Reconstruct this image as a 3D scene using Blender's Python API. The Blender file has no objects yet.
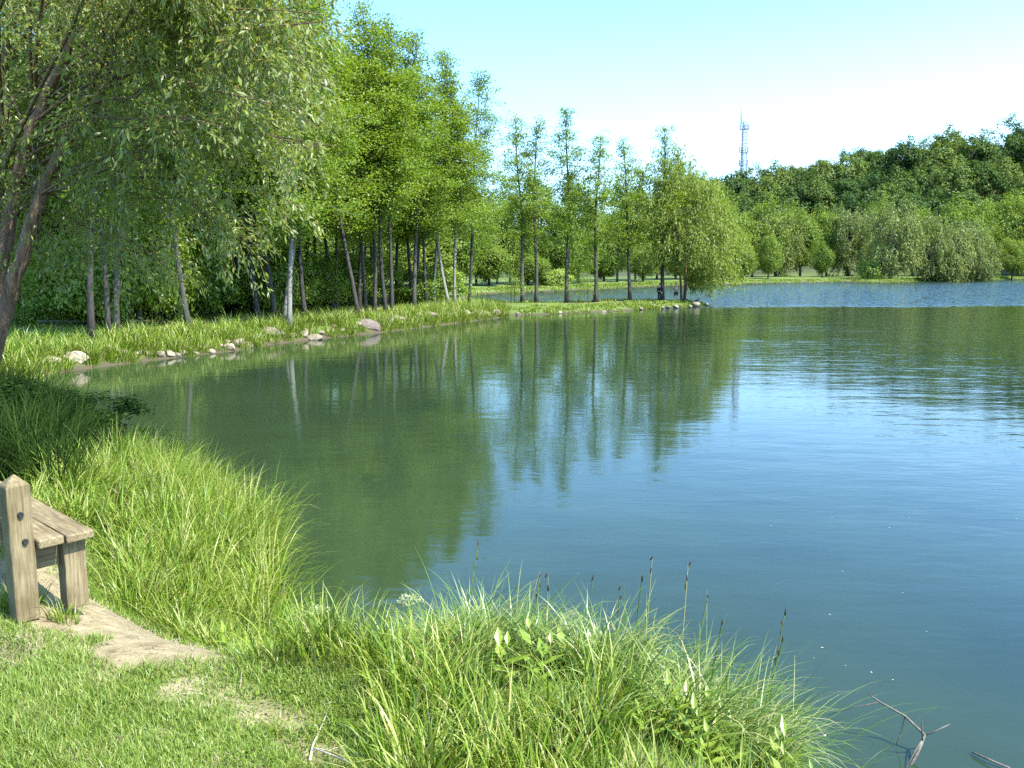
import bpy, bmesh, math, random
import numpy as np
from mathutils import Vector, Matrix

R = np.random.default_rng(7)
random.seed(7)
S = bpy.context.scene
COL = S.collection
PI = math.pi

# ------------------------------------------------------------------ camera maths
F, CX, CY, CAMZ = 835.0, 512.0, 384.0, 3.4
PITCH = math.atan((384 - 267) / F)
SP, CP = math.sin(PITCH), math.cos(PITCH)

def ray(px, py):
    cx, cy = (px - CX) / F, -(py - CY) / F
    return np.array([cx, CP + cy * SP, -SP + cy * CP])

def on_z(px, py, z=0.0):                       # pixel -> point on a horizontal plane
    d = ray(px, py)
    s = (z - CAMZ) / d[2]
    return np.array([d[0] * s, d[1] * s, z])

def at_y(px, py, y):                           # pixel -> point at a forward distance
    d = ray(px, py)
    s = y / d[1]
    return np.array([d[0] * s, y, CAMZ + d[2] * s])

def x_at(px, y, z=0.8):                        # x of a pixel column at forward distance y
    return (px - CX) / F * (y * CP + (CAMZ - z) * SP)

def smooth(t):
    t = np.clip(t, 0, 1)
    return t * t * (3 - 2 * t)

# ------------------------------------------------------------------ object helpers
def mesh_obj(name, me, mat=None, parent=None):
    o = bpy.data.objects.new(name, me)
    COL.objects.link(o)
    if mat and not me.materials:
        me.materials.append(mat)
    if parent:
        o.parent = parent
    return o

def tag(o, label=None, cat=None, group=None, kind=None):
    if label: o['label'] = label
    if cat: o['category'] = cat
    if group: o['group'] = group
    if kind: o['kind'] = kind
    return o

def empty(name, loc=(0, 0, 0), rz=0.0):
    o = bpy.data.objects.new(name, None)
    o.empty_display_size = 0.3
    COL.objects.link(o)
    o.location = tuple(float(v) for v in loc)
    o.rotation_euler = (0, 0, rz)
    return o

def np_mesh(name, V, F4, smoothf=True):
    """V (n,3); F4 a list of (m,k) integer arrays"""
    me = bpy.data.meshes.new(name)
    V = np.asarray(V, dtype=np.float32)
    me.vertices.add(len(V))
    me.vertices.foreach_set('co', V.ravel())
    fl = [np.asarray(f, dtype=np.int32) for f in F4 if len(f)]
    loops = np.concatenate([f.ravel() for f in fl])
    tot = np.concatenate([np.full(len(f), f.shape[1], dtype=np.int32) for f in fl])
    start = np.concatenate([[0], np.cumsum(tot)[:-1]]).astype(np.int32)
    me.loops.add(len(loops))
    me.loops.foreach_set('vertex_index', loops)
    me.polygons.add(len(tot))
    me.polygons.foreach_set('loop_start', start)
    me.polygons.foreach_set('loop_total', tot)
    me.polygons.foreach_set('use_smooth', np.full(len(tot), smoothf, dtype=bool))
    me.update(calc_edges=True)
    return me

class Tubes:
    """collects tapered tubes into one mesh"""
    def __init__(self): self.V, self.Q, self.T, self.n = [], [], [], 0
    def add(self, pts, rad, sides=6, cap=True):
        pts = np.asarray(pts, float); rad = np.asarray(rad, float)
        k = len(pts)
        tang = np.gradient(pts, axis=0)
        tang /= np.linalg.norm(tang, axis=1, keepdims=True) + 1e-9
        ref = np.array([1., 0, 0]) if abs(tang[0][0]) < .8 else np.array([0, 1., 0])
        a = np.linspace(0, 2 * PI, sides, endpoint=False)
        ring = []
        for i in range(k):
            u = np.cross(tang[i], ref); u /= np.linalg.norm(u) + 1e-9
            v = np.cross(tang[i], u)
            ring.append(pts[i] + rad[i] * (np.cos(a)[:, None] * u + np.sin(a)[:, None] * v))
        b = self.n
        self.V.append(np.concatenate(ring))
        i, j = np.meshgrid(np.arange(k - 1), np.arange(sides), indexing='ij')
        j2 = (j + 1) % sides
        self.Q.append(np.stack([b + i * sides + j, b + i * sides + j2, b + (i + 1) * sides + j2, b + (i + 1) * sides + j], -1).reshape(-1, 4))
        self.n += k * sides
        if cap:
            for e, i in ((0, 0), (1, k - 1)):
                self.V.append(pts[i][None] + (tang[i] * rad[i] * .3 * (1 if e else -1))[None])
                c = self.n; self.n += 1
                jj = np.arange(sides)
                r0 = b + i * sides + jj; r1 = b + i * sides + (jj + 1) % sides
                self.T.append(np.stack([r0, r1, np.full(sides, c)], -1) if e else np.stack([r1, r0, np.full(sides, c)], -1))
    def mesh(self, name):
        fs = [np.concatenate(self.Q)]
        if self.T: fs.append(np.concatenate(self.T))
        return np_mesh(name, np.concatenate(self.V), fs)

def unit(v):
    return v / (np.linalg.norm(v, axis=-1, keepdims=True) + 1e-9)

def leaf_mesh(name, P, D, N, L, W, fold=0.0):
    """rhombic leaves: base P, axis D, normal N, length L, width W"""
    P, D, N = np.asarray(P), unit(np.asarray(D)), np.asarray(N)
    Sd = unit(np.cross(D, N)); Nn = np.cross(Sd, D)
    L = np.asarray(L)[:, None]; W = np.asarray(W)[:, None]
    n = len(P)
    mid = P + D * L * .45
    V = np.stack([P, mid + Sd * W * .5 + Nn * W * fold, P + D * L, mid - Sd * W * .5 + Nn * W * fold], 1).reshape(-1, 3)
    Q = np.arange(4 * n).reshape(-1, 4)
    return np_mesh(name, V, [Q], False)

def ribbons(base, az, th0, th1, length, width, segs=5, power=1.3, rng=R):
    """bent tapering blades -> V, quads, tris"""
    n = len(base)
    s = np.linspace(0, 1, segs + 1)
    th = th0[:, None] + (th1 - th0)[:, None] * (s[None] ** power)
    d = np.stack([np.sin(th) * np.cos(az)[:, None], np.sin(th) * np.sin(az)[:, None], np.cos(th)], -1)
    step = (length / segs)[:, None, None]
    mid = (d[:, 1:] + d[:, :-1]) * .5 * step
    C = np.concatenate([np.zeros((n, 1, 3)), np.cumsum(mid, 1)], 1) + base[:, None]
    tw = az + PI / 2 + rng.normal(0, .7, n)
    sd = np.stack([np.cos(tw), np.sin(tw), np.zeros(n)], -1)
    w = (width[:, None] * .5) * np.clip(1 - s[None] ** 2.2, 0, 1) ** .8
    Lf = C - sd[:, None] * w[..., None]; Rt = C + sd[:, None] * w[..., None]
    k = 2 * segs + 1
    V = np.zeros((n, k, 3))
    V[:, 0:2 * segs:2] = Lf[:, :segs]; V[:, 1:2 * segs:2] = Rt[:, :segs]; V[:, -1] = C[:, -1]
    o = (np.arange(n) * k)[:, None]
    i = np.arange(segs - 1)[None] * 2
    Q = np.stack([o + i, o + i + 1, o + i + 3, o + i + 2], -1).reshape(-1, 4)
    T = np.stack([o[:, 0] + k - 3, o[:, 0] + k - 2, o[:, 0] + k - 1], -1)
    return V.reshape(-1, 3), Q, T

def ribbon_mesh(name, *a, **k):
    V, Q, T = ribbons(*a, **k)
    return np_mesh(name, V, [Q, T], True)

# ------------------------------------------------------------------ materials
def new_mat(name):
    m = bpy.data.materials.new(name)
    m.use_nodes = True
    nt = m.node_tree
    nt.nodes.clear()
    out = nt.nodes.new('ShaderNodeOutputMaterial')
    return m, nt, out

def nd(nt, t, **k):
    n = nt.nodes.new(t)
    for a, v in k.items():
        if a.startswith('i_'):
            key = a[2:]
            n.inputs[int(key) if key.isdigit() else key.replace('_', ' ')].default_value = v
        else:
            setattr(n, a, v)
    return n

def ramp(nt, stops, interp='LINEAR'):
    r = nt.nodes.new('ShaderNodeValToRGB')
    r.color_ramp.interpolation = interp
    e = r.color_ramp.elements
    while len(e) < len(stops): e.new(0.5)
    for el, (p, c) in zip(e, stops):
        el.position = p; el.color = (*c, 1)
    return r

def leaf_mat(name, cols, back=None, trans=.42, gloss=.05, hue_obj=.5, rough=.4, ttint=(1.25, 1.15, .5)):
    """cols: list of leaf colours spread at random over the leaves; each plant leans to one end of it"""
    m, nt, out = new_mat(name)
    geo = nd(nt, 'ShaderNodeNewGeometry'); oi = nd(nt, 'ShaderNodeObjectInfo')
    mixv = nd(nt, 'ShaderNodeMix', data_type='FLOAT'); mixv.inputs[0].default_value = hue_obj
    nt.links.new(geo.outputs['Random Per Island'], mixv.inputs[2]); nt.links.new(oi.outputs['Random'], mixv.inputs[3])
    rp = ramp(nt, [(i / (len(cols) - 1), c) for i, c in enumerate(cols)])
    nt.links.new(mixv.outputs[0], rp.inputs[0])
    col = rp.outputs[0]
    if back:
        mb = nd(nt, 'ShaderNodeMix', data_type='RGBA')
        nt.links.new(geo.outputs['Backfacing'], mb.inputs[0]); nt.links.new(col, mb.inputs[6]); mb.inputs[7].default_value = (*back, 1)
        col = mb.outputs[2]
    df = nd(nt, 'ShaderNodeBsdfDiffuse'); tr = nd(nt, 'ShaderNodeBsdfTranslucent'); gl = nd(nt, 'ShaderNodeBsdfGlossy', i_Roughness=rough)
    tint = nd(nt, 'ShaderNodeMix', data_type='RGBA', blend_type='MULTIPLY'); tint.inputs[0].default_value = 1
    tint.inputs[7].default_value = (*ttint, 1)
    nt.links.new(col, df.inputs[0]); nt.links.new(col, tint.inputs[6]); nt.links.new(tint.outputs[2], tr.inputs[0])
    m1 = nd(nt, 'ShaderNodeMixShader', i_0=trans); m2 = nd(nt, 'ShaderNodeMixShader', i_0=gloss)
    nt.links.new(df.outputs[0], m1.inputs[1]); nt.links.new(tr.outputs[0], m1.inputs[2])
    nt.links.new(m1.outputs[0], m2.inputs[1]); nt.links.new(gl.outputs[0], m2.inputs[2])
    nt.links.new(m2.outputs[0], out.inputs[0])
    return m

def rough_mat(name, c0, c1, scale=6, stretch=(1, 1, 1), rough=.85, bump=.4, detail=6, dist=.02, per_obj=0.0):
    m, nt, out = new_mat(name)
    tc = nd(nt, 'ShaderNodeTexCoord'); mp = nd(nt, 'ShaderNodeMapping'); mp.inputs['Scale'].default_value = stretch
    no = nd(nt, 'ShaderNodeTexNoise', i_Scale=scale, i_Detail=detail, i_Roughness=.65)
    nt.links.new(tc.outputs['Object'], mp.inputs[0]); nt.links.new(mp.outputs[0], no.inputs['Vector'])
    rp = ramp(nt, [(.3, c0), (.7, c1)])
    nt.links.new(no.outputs[0], rp.inputs[0])
    col = rp.outputs[0]
    if per_obj:
        oi = nd(nt, 'ShaderNodeObjectInfo')
        hs = nd(nt, 'ShaderNodeHueSaturation')
        mr = nd(nt, 'ShaderNodeMapRange'); mr.inputs[3].default_value = 1 - per_obj; mr.inputs[4].default_value = 1 + per_obj
        nt.links.new(oi.outputs['Random'], mr.inputs[0]); nt.links.new(mr.outputs[0], hs.inputs['Value']); nt.links.new(col, hs.inputs['Color'])
        col = hs.outputs[0]
    bs = nd(nt, 'ShaderNodeBsdfPrincipled', i_Roughness=rough)
    bs.inputs['Specular IOR Level'].default_value = .3
    nt.links.new(col, bs.inputs['Base Color'])
    if bump:
        bp = nd(nt, 'ShaderNodeBump', i_Strength=bump, i_Distance=dist)
        nt.links.new(no.outputs[0], bp.inputs['Height']); nt.links.new(bp.outputs[0], bs.inputs['Normal'])
    nt.links.new(bs.outputs[0], out.inputs[0])
    return m

M_ALDER = leaf_mat('alder_leaves', [(.085, .150, .015), (.14, .22, .022), (.205, .275, .03)], trans=.5, gloss=.025, hue_obj=.45, rough=.5, ttint=(1.3, 1.2, .45))
M_WILLOW = leaf_mat('willow_leaves', [(.105, .158, .018), (.165, .228, .028), (.235, .28, .045)], back=(.21, .24, .09), trans=.52, gloss=.03, hue_obj=.0, ttint=(1.3, 1.2, .5))
M_PALE = leaf_mat('pale_willow_leaves', [(.115, .155, .040), (.155, .195, .055), (.20, .235, .075)], trans=.4, gloss=.015, hue_obj=.4, ttint=(1.2, 1.1, .55))
M_TIP = leaf_mat('spit_willow_leaves', [(.12, .17, .026), (.17, .225, .036), (.22, .27, .055)], trans=.48, gloss=.015, hue_obj=0, ttint=(1.25, 1.15, .5))
M_FARMIX = leaf_mat('far_shore_leaves', [(.075, .135, .020), (.125, .19, .028), (.185, .235, .04)], trans=.45, gloss=.01, hue_obj=.65)
M_HILL = leaf_mat('hill_leaves', [(.026, .056, .018), (.060, .102, .022), (.13, .172, .036)], trans=.3, gloss=.008, hue_obj=.7)
M_SHRUB = leaf_mat('shrub_leaves', [(.10, .17, .018), (.15, .225, .024), (.20, .265, .032)], trans=.55, gloss=.02, hue_obj=.5)
M_SHADE_LEAF = leaf_mat('shade_dark_leaves', [(.014, .030, .008), (.022, .045, .011), (.036, .062, .013)], trans=.3, gloss=.0, hue_obj=.3)  # leaf colour darkened to stand for the shade beside the big willow
M_LAWN = leaf_mat('lawn_blades', [(.085, .155, .018), (.14, .215, .028), (.19, .26, .042), (.275, .29, .085)], trans=.4, gloss=.02, hue_obj=0)
M_SEDGE = leaf_mat('sedge_blades', [(.034, .074, .009), (.060, .118, .013), (.095, .16, .02), (.16, .215, .04), (.31, .29, .12)], trans=.27, gloss=.04, hue_obj=0, rough=.4)
M_BANK = leaf_mat('bank_grass_blades', [(.055, .11, .009), (.10, .17, .013), (.145, .215, .02), (.20, .255, .034), (.32, .30, .11)], trans=.32, gloss=.02, hue_obj=0)
M_LUSH = leaf_mat('broad_leaves', [(.13, .21, .022), (.19, .27, .03), (.24, .30, .04)], trans=.45, gloss=.03, hue_obj=.3)
M_SEED = rough_mat('seed_spike', (.018, .012, .009), (.06, .04, .025), scale=80)
M_STRAW = rough_mat('dry_straw', (.30, .25, .16), (.48, .42, .30), scale=30)
M_STRAW2 = rough_mat('soil_litter', (.06, .045, .025), (.34, .28, .17), scale=9)
M_BARK = rough_mat('alder_bark', (.016, .014, .012), (.068, .06, .05), scale=5, stretch=(2, 2, .5), dist=.05, per_obj=.35)
M_PALEBARK = rough_mat('pale_bark', (.09, .085, .07), (.24, .225, .19), scale=5, stretch=(2, 2, .7), dist=.03)
M_WBARK = rough_mat('willow_bark', (.055, .032, .018), (.24, .15, .095), scale=7, stretch=(2.2, 2.2, .35), dist=.06, bump=.8)
M_STONE = rough_mat('shore_stone', (.10, .08, .056), (.29, .24, .165), scale=4, dist=.05, per_obj=.25)
M_STONE_DARK = rough_mat('dark_stone', (.07, .052, .042), (.17, .13, .11), scale=4, dist=.05)
M_TWIG = rough_mat('dead_twig', (.05, .042, .036), (.16, .14, .12), scale=20)
M_STEEL = rough_mat('galvanised_steel', (.13, .16, .20), (.20, .23, .27), scale=3, rough=.5, bump=0)
M_ANT = rough_mat('antenna_panel', (.25, .28, .32), (.33, .36, .4), scale=3, rough=.5, bump=0)
M_BOLT = rough_mat('black_bolt', (.010, .010, .011), (.03, .03, .03), scale=40, rough=.45, bump=0)

def wood_mat():
    m, nt, out = new_mat('weathered_oak')
    tc = nd(nt, 'ShaderNodeTexCoord'); at = nd(nt, 'ShaderNodeAttribute', attribute_name='grain')
    mp = nd(nt, 'ShaderNodeMapping'); mp.inputs['Scale'].default_value = (26, 26, 1.6)
    nt.links.new(at.outputs['Vector'], mp.inputs[0])
    n1 = nd(nt, 'ShaderNodeTexNoise', i_Scale=3.0, i_Detail=8, i_Roughness=.7)
    nt.links.new(mp.outputs[0], n1.inputs['Vector'])
    n2 = nd(nt, 'ShaderNodeTexNoise', i_Scale=5, i_Detail=4); nt.links.new(at.outputs['Vector'], n2.inputs['Vector'])
    r1 = ramp(nt, [(.28, (.062, .044, .022)), (.5, (.170, .130, .070)), (.75, (.275, .225, .135))])
    nt.links.new(n1.outputs[0], r1.inputs[0])
    mx = nd(nt, 'ShaderNodeMix', data_type='RGBA', blend_type='MULTIPLY')
    r2 = ramp(nt, [(.35, (.62, .60, .52)), (.65, (1, 1, 1))]); nt.links.new(n2.outputs[0], r2.inputs[0])
    mx.inputs[0].default_value = 1; nt.links.new(r1.outputs[0], mx.inputs[6]); nt.links.new(r2.outputs[0], mx.inputs[7])
    bs = nd(nt, 'ShaderNodeBsdfPrincipled', i_Roughness=.8); bs.inputs['Specular IOR Level'].default_value = .25
    bp = nd(nt, 'ShaderNodeBump', i_Strength=.5, i_Distance=.004)
    nt.links.new(n1.outputs[0], bp.inputs['Height']); nt.links.new(bp.outputs[0], bs.inputs['Normal'])
    nt.links.new(mx.outputs[2], bs.inputs['Base Color']); nt.links.new(bs.outputs[0], out.inputs[0])
    return m
M_WOOD = wood_mat()

# ------------------------------------------------------------------ lake outline and land height
def W0(px, py): return on_z(px, py, 0)[:2]
SHORE = [(9, -8), (5, -2), (3.5, 1.5), (2.75, 3.2), (2.25, 4.3), (1.85, 5.0), (1.1, 5.55), (.2, 5.95), (-.55, 6.1), (-1.05, 6.0), (-1.35, 6.25), (-1.75, 7.3), (-2.5, 8.7),
         (-3.2, 9.9), (-4.5, 11.4), (-6.8, 13.8), (-10, 17), (-13.5, 20.5), (-16.6, 23.4)]
SHORE += [tuple(W0(*p)) for p in [(30, 379), (60, 373), (95, 368), (140, 362), (200, 355), (235, 351), (270, 345), (330, 338), (370, 334), (420, 328), (460, 323), (500, 318), (512, 315.5)]]
SHORE += [tuple(W0(*p)) for p in [(545, 314.5), (580, 313), (620, 311), (660, 308.5), (690, 307), (706, 305.8)]]
SHORE += [(17.6, 76), (16.5, 79), (12, 79), (7, 76.5), (3, 74.5), (-.5, 74), (-4, 78), (-5, 86), (-5.2, 98)]
SHORE += [tuple(W0(*p)) for p in [(478, 294.5), (530, 292), (590, 290), (625, 288), (660, 286.3), (725, 284.3), (780, 283), (850, 282), (880, 282.6), (905, 282.4), (930, 281), (990, 280), (1024, 279)]]
SHORE += [(210, 262), (290, 250), (300, 120), (180, 10), (60, -25)]
SHORE = np.array(SHORE, float)

def shore_dist(x, y):
    """signed distance: positive on land"""
    x = np.asarray(x, float); y = np.asarray(y, float)
    sh = x.shape; x = x.ravel(); y = y.ravel()
    best = np.full(x.shape, 1e9); inside = np.zeros(x.shape, bool)
    n = len(SHORE)
    for i in range(n):
        ax, ay = SHORE[i]; bx, by = SHORE[(i + 1) % n]
        dx, dy = bx - ax, by - ay
        t = np.clip(((x - ax) * dx + (y - ay) * dy) / (dx * dx + dy * dy), 0, 1)
        best = np.minimum(best, (x - ax - t * dx) ** 2 + (y - ay - t * dy) ** 2)
        c = (ay > y) != (by > y)
        if dy != 0:
            inside ^= c & (x < ax + (y - ay) / dy * dx)
    d = np.sqrt(best)
    return np.where(inside, -d, d).reshape(sh)

def wob(x, y):
    return (np.sin(x * 1.7 + 1.3 * np.sin(y * .9)) * np.cos(y * 1.3 + .7 * np.sin(x * 1.1)) +
            .5 * np.sin(x * 3.9 + y * 2.3) * np.cos(y * 4.1 - x * 1.7))

def hill_z(x, y):
    px = F * x / np.maximum(y, 60) + 512
    H = np.clip(18.5 + 33 * (px - 600) / 424, 6, 80)
    return H * smooth((y - 245) / 165)

def land_z(x, y):
    x = np.asarray(x, float); y = np.asarray(y, float)
    d = shore_dist(x, y)
    near = 1 - smooth((np.hypot(x + 1, y - 4) - 9) / 8)
    zn = 1.5 * smooth(d / 2.3) + .06 * smooth((d - 2.2) / 3)
    zl = .55 * smooth((d + .1) / 1.2) + .35 * smooth((d - 1.2) / 9)
    z = near * zn + (1 - near) * zl
    sp = smooth((x + 4) / 4) * smooth((y - 56) / 4) * (1 - smooth((y - 84) / 4))
    z = z * (1 - .42 * sp)
    z = np.where(d < 0, np.maximum(d * .35, -1.6), z)
    land = smooth(d / 1.5)
    z = z + land * (.018 * wob(x * 1.3, y * 1.3) * near + .07 * wob(x * .35, y * .35) * (1 - near)) + hill_z(x, y) * smooth(d / 20)
    return z

# dirt: worn soil in front of the bench, paler scrapes on the lawn, the footpaths on the far bank
def blob(x, y, pts, r):
    best = np.full(np.shape(x), 1e9)
    pts = np.asarray(pts, float)
    for (ax, ay), (bx, by) in zip(pts[:-1], pts[1:]):
        dx, dy = bx - ax, by - ay
        t = np.clip(((x - ax) * dx + (y - ay) * dy) / (dx * dx + dy * dy + 1e-9), 0, 1)
        best = np.minimum(best, np.hypot(x - ax - t * dx, y - ay - t * dy))
    return smooth((r - best) / (r * .75) + .0)

def G(px, py, z=1.5): return tuple(on_z(px, py, z)[:2])
PATH1 = [G(-60, 562), G(40, 588), G(115, 608), G(160, 620), G(172, 644)]
SCRAPES = [([G(70, 650), G(100, 652)], .09), ([G(185, 690), G(235, 697)], .13), ([G(255, 712), G(310, 722)], .11), ([G(290, 745), G(330, 760)], .10), ([G(150, 735), G(160, 737)], .05)]
SPITPATH = [(-9.5, 66.5), (-4, 67.5), (1, 69.5), (6, 72.5), (12, 75.5), (15, 76)]
WOODPATH = [(-28, 37), (-18, 39.5), (-14.5, 42), (-11, 47), (-8.5, 55), (-8, 62), (-9.5, 66.5)]

def dirt_at(x, y):
    n = .5 + .5 * np.clip(wob(x * 5, y * 5) * .6, -1, 1)
    v = blob(x + .10 * wob(x * 4, y * 4), y + .10 * wob(x * 4 + 9, y * 4), PATH1, .60) * (.8 + .4 * n)
    for p, r in SCRAPES:
        v = np.maximum(v, blob(x, y, p, r * 1.6) * (.28 + .55 * n))
    v = np.maximum(v, blob(x, y, SPITPATH, 1.1)); v = np.maximum(v, blob(x, y, WOODPATH, 1.0))
    return np.clip(v, 0, 1)

def build_ground():
    def axis(lo, hi, c, a, n):
        u0, u1 = np.arcsinh((lo - c) / a), np.arcsinh((hi - c) / a)
        return c + a * np.sinh(np.linspace(u0, u1, n))
    xs = axis(-1600, 1600, -1.5, 5.0, 560); ys = axis(-400, 2400, 5.0, 5.5, 620)
    X, Y = np.meshgrid(xs, ys, indexing='ij')
    Z = land_z(X, Y)
    V = np.stack([X, Y, Z], -1).reshape(-1, 3)
    nx, ny = len(xs), len(ys)
    i, j = np.meshgrid(np.arange(nx - 1), np.arange(ny - 1), indexing='ij')
    Q = np.stack([i * ny + j, (i + 1) * ny + j, (i + 1) * ny + j + 1, i * ny + j + 1], -1).reshape(-1, 4)
    me = np_mesh('ground', V, [Q])
    a = me.attributes.new('dirt', 'FLOAT', 'POINT'); a.data.foreach_set('value', dirt_at(X, Y).ravel().astype(np.float32))
    d = shore_dist(X, Y)
    a = me.attributes.new('shore', 'FLOAT', 'POINT'); a.data.foreach_set('value', np.clip(d, -2, 400).ravel().astype(np.float32))
    a = me.attributes.new('wood', 'FLOAT', 'POINT')
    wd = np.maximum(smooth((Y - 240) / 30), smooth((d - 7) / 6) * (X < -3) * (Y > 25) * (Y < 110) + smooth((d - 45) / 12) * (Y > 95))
    a.data.foreach_set('value', np.clip(wd, 0, 1).ravel().astype(np.float32))
    m, nt, out = new_mat('grass_and_soil')
    tc = nd(nt, 'ShaderNodeTexCoord')
    n1 = nd(nt, 'ShaderNodeTexNoise', i_Scale=.35, i_Detail=8, i_Roughness=.7); n2 = nd(nt, 'ShaderNodeTexNoise', i_Scale=9, i_Detail=8, i_Roughness=.7)
    n3 = nd(nt, 'ShaderNodeTexNoise', i_Scale=70, i_Detail=4)
    for n in (n1, n2, n3): nt.links.new(tc.outputs['Object'], n.inputs['Vector'])
    gr = ramp(nt, [(.3, (.055, .085, .022)), (.5, (.095, .135, .03)), (.7, (.155, .18, .05))]); nt.links.new(n1.outputs[0], gr.inputs[0])
    gr2 = ramp(nt, [(.3, (.55, .55, .5)), (.7, (1.1, 1.1, 1.0))]); nt.links.new(n2.outputs[0], gr2.inputs[0])
    g = nd(nt, 'ShaderNodeMix', data_type='RGBA', blend_type='MULTIPLY'); g.inputs[0].default_value = 1
    nt.links.new(gr.outputs[0], g.inputs[6]); nt.links.new(gr2.outputs[0], g.inputs[7])
    # leaf litter under the woods
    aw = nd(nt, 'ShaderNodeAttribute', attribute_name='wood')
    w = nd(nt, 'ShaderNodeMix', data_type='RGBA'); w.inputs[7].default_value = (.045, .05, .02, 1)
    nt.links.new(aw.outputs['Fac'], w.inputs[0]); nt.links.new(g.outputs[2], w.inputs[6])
    # worn soil
    so = ramp(nt, [(.25, (.085, .064, .033)), (.45, (.19, .15, .083)), (.75, (.30, .245, .148))]); nt.links.new(n2.outputs[0], so.inputs[0])
    ad = nd(nt, 'ShaderNodeAttribute', attribute_name='dirt')
    ma = nd(nt, 'ShaderNodeMath', operation='MULTIPLY_ADD'); ma.inputs[1].default_value = .7
    nt.links.new(n2.outputs[0], ma.inputs[0]); nt.links.new(ad.outputs['Fac'], ma.inputs[2])
    mr = nd(nt, 'ShaderNodeMapRange'); mr.inputs[1].default_value = .42; mr.inputs[2].default_value = 1.15
    nt.links.new(ma.outputs[0], mr.inputs[0])
    s = nd(nt, 'ShaderNodeMix', data_type='RGBA'); nt.links.new(mr.outputs[0], s.inputs[0]); nt.links.new(w.outputs[2], s.inputs[6]); nt.links.new(so.outputs[0], s.inputs[7])
    # wet mud at the water's edge
    ash = nd(nt, 'ShaderNodeAttribute', attribute_name='shore')
    mm = nd(nt, 'ShaderNodeMapRange'); mm.inputs[1].default_value = .15; mm.inputs[2].default_value = .6; mm.inputs[3].default_value = 1; mm.inputs[4].default_value = 0
    nt.links.new(ash.outputs['Fac'], mm.inputs[0])
    mu = nd(nt, 'ShaderNodeMix', data_type='RGBA'); mu.inputs[7].default_value = (.06, .05, .029, 1)
    nt.links.new(mm.outputs[0], mu.inputs[0]); nt.links.new(s.outputs[2], mu.inputs[6])
    bs = nd(nt, 'ShaderNodeBsdfPrincipled', i_Roughness=.95); bs.inputs['Specular IOR Level'].default_value = .15
    nt.links.new(mu.outputs[2], bs.inputs['Base Color'])
    ad2 = nd(nt, 'ShaderNodeMath', operation='ADD'); nt.links.new(n2.outputs[0], ad2.inputs[0]); nt.links.new(n3.outputs[0], ad2.inputs[1])
    bp = nd(nt, 'ShaderNodeBump', i_Strength=.6, i_Distance=.02); nt.links.new(ad2.outputs[0], bp.inputs['Height']); nt.links.new(bp.outputs[0], bs.inputs['Normal'])
    nt.links.new(bs.outputs[0], out.inputs[0])
    tag(mesh_obj('ground', me, m), kind='structure')

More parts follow.
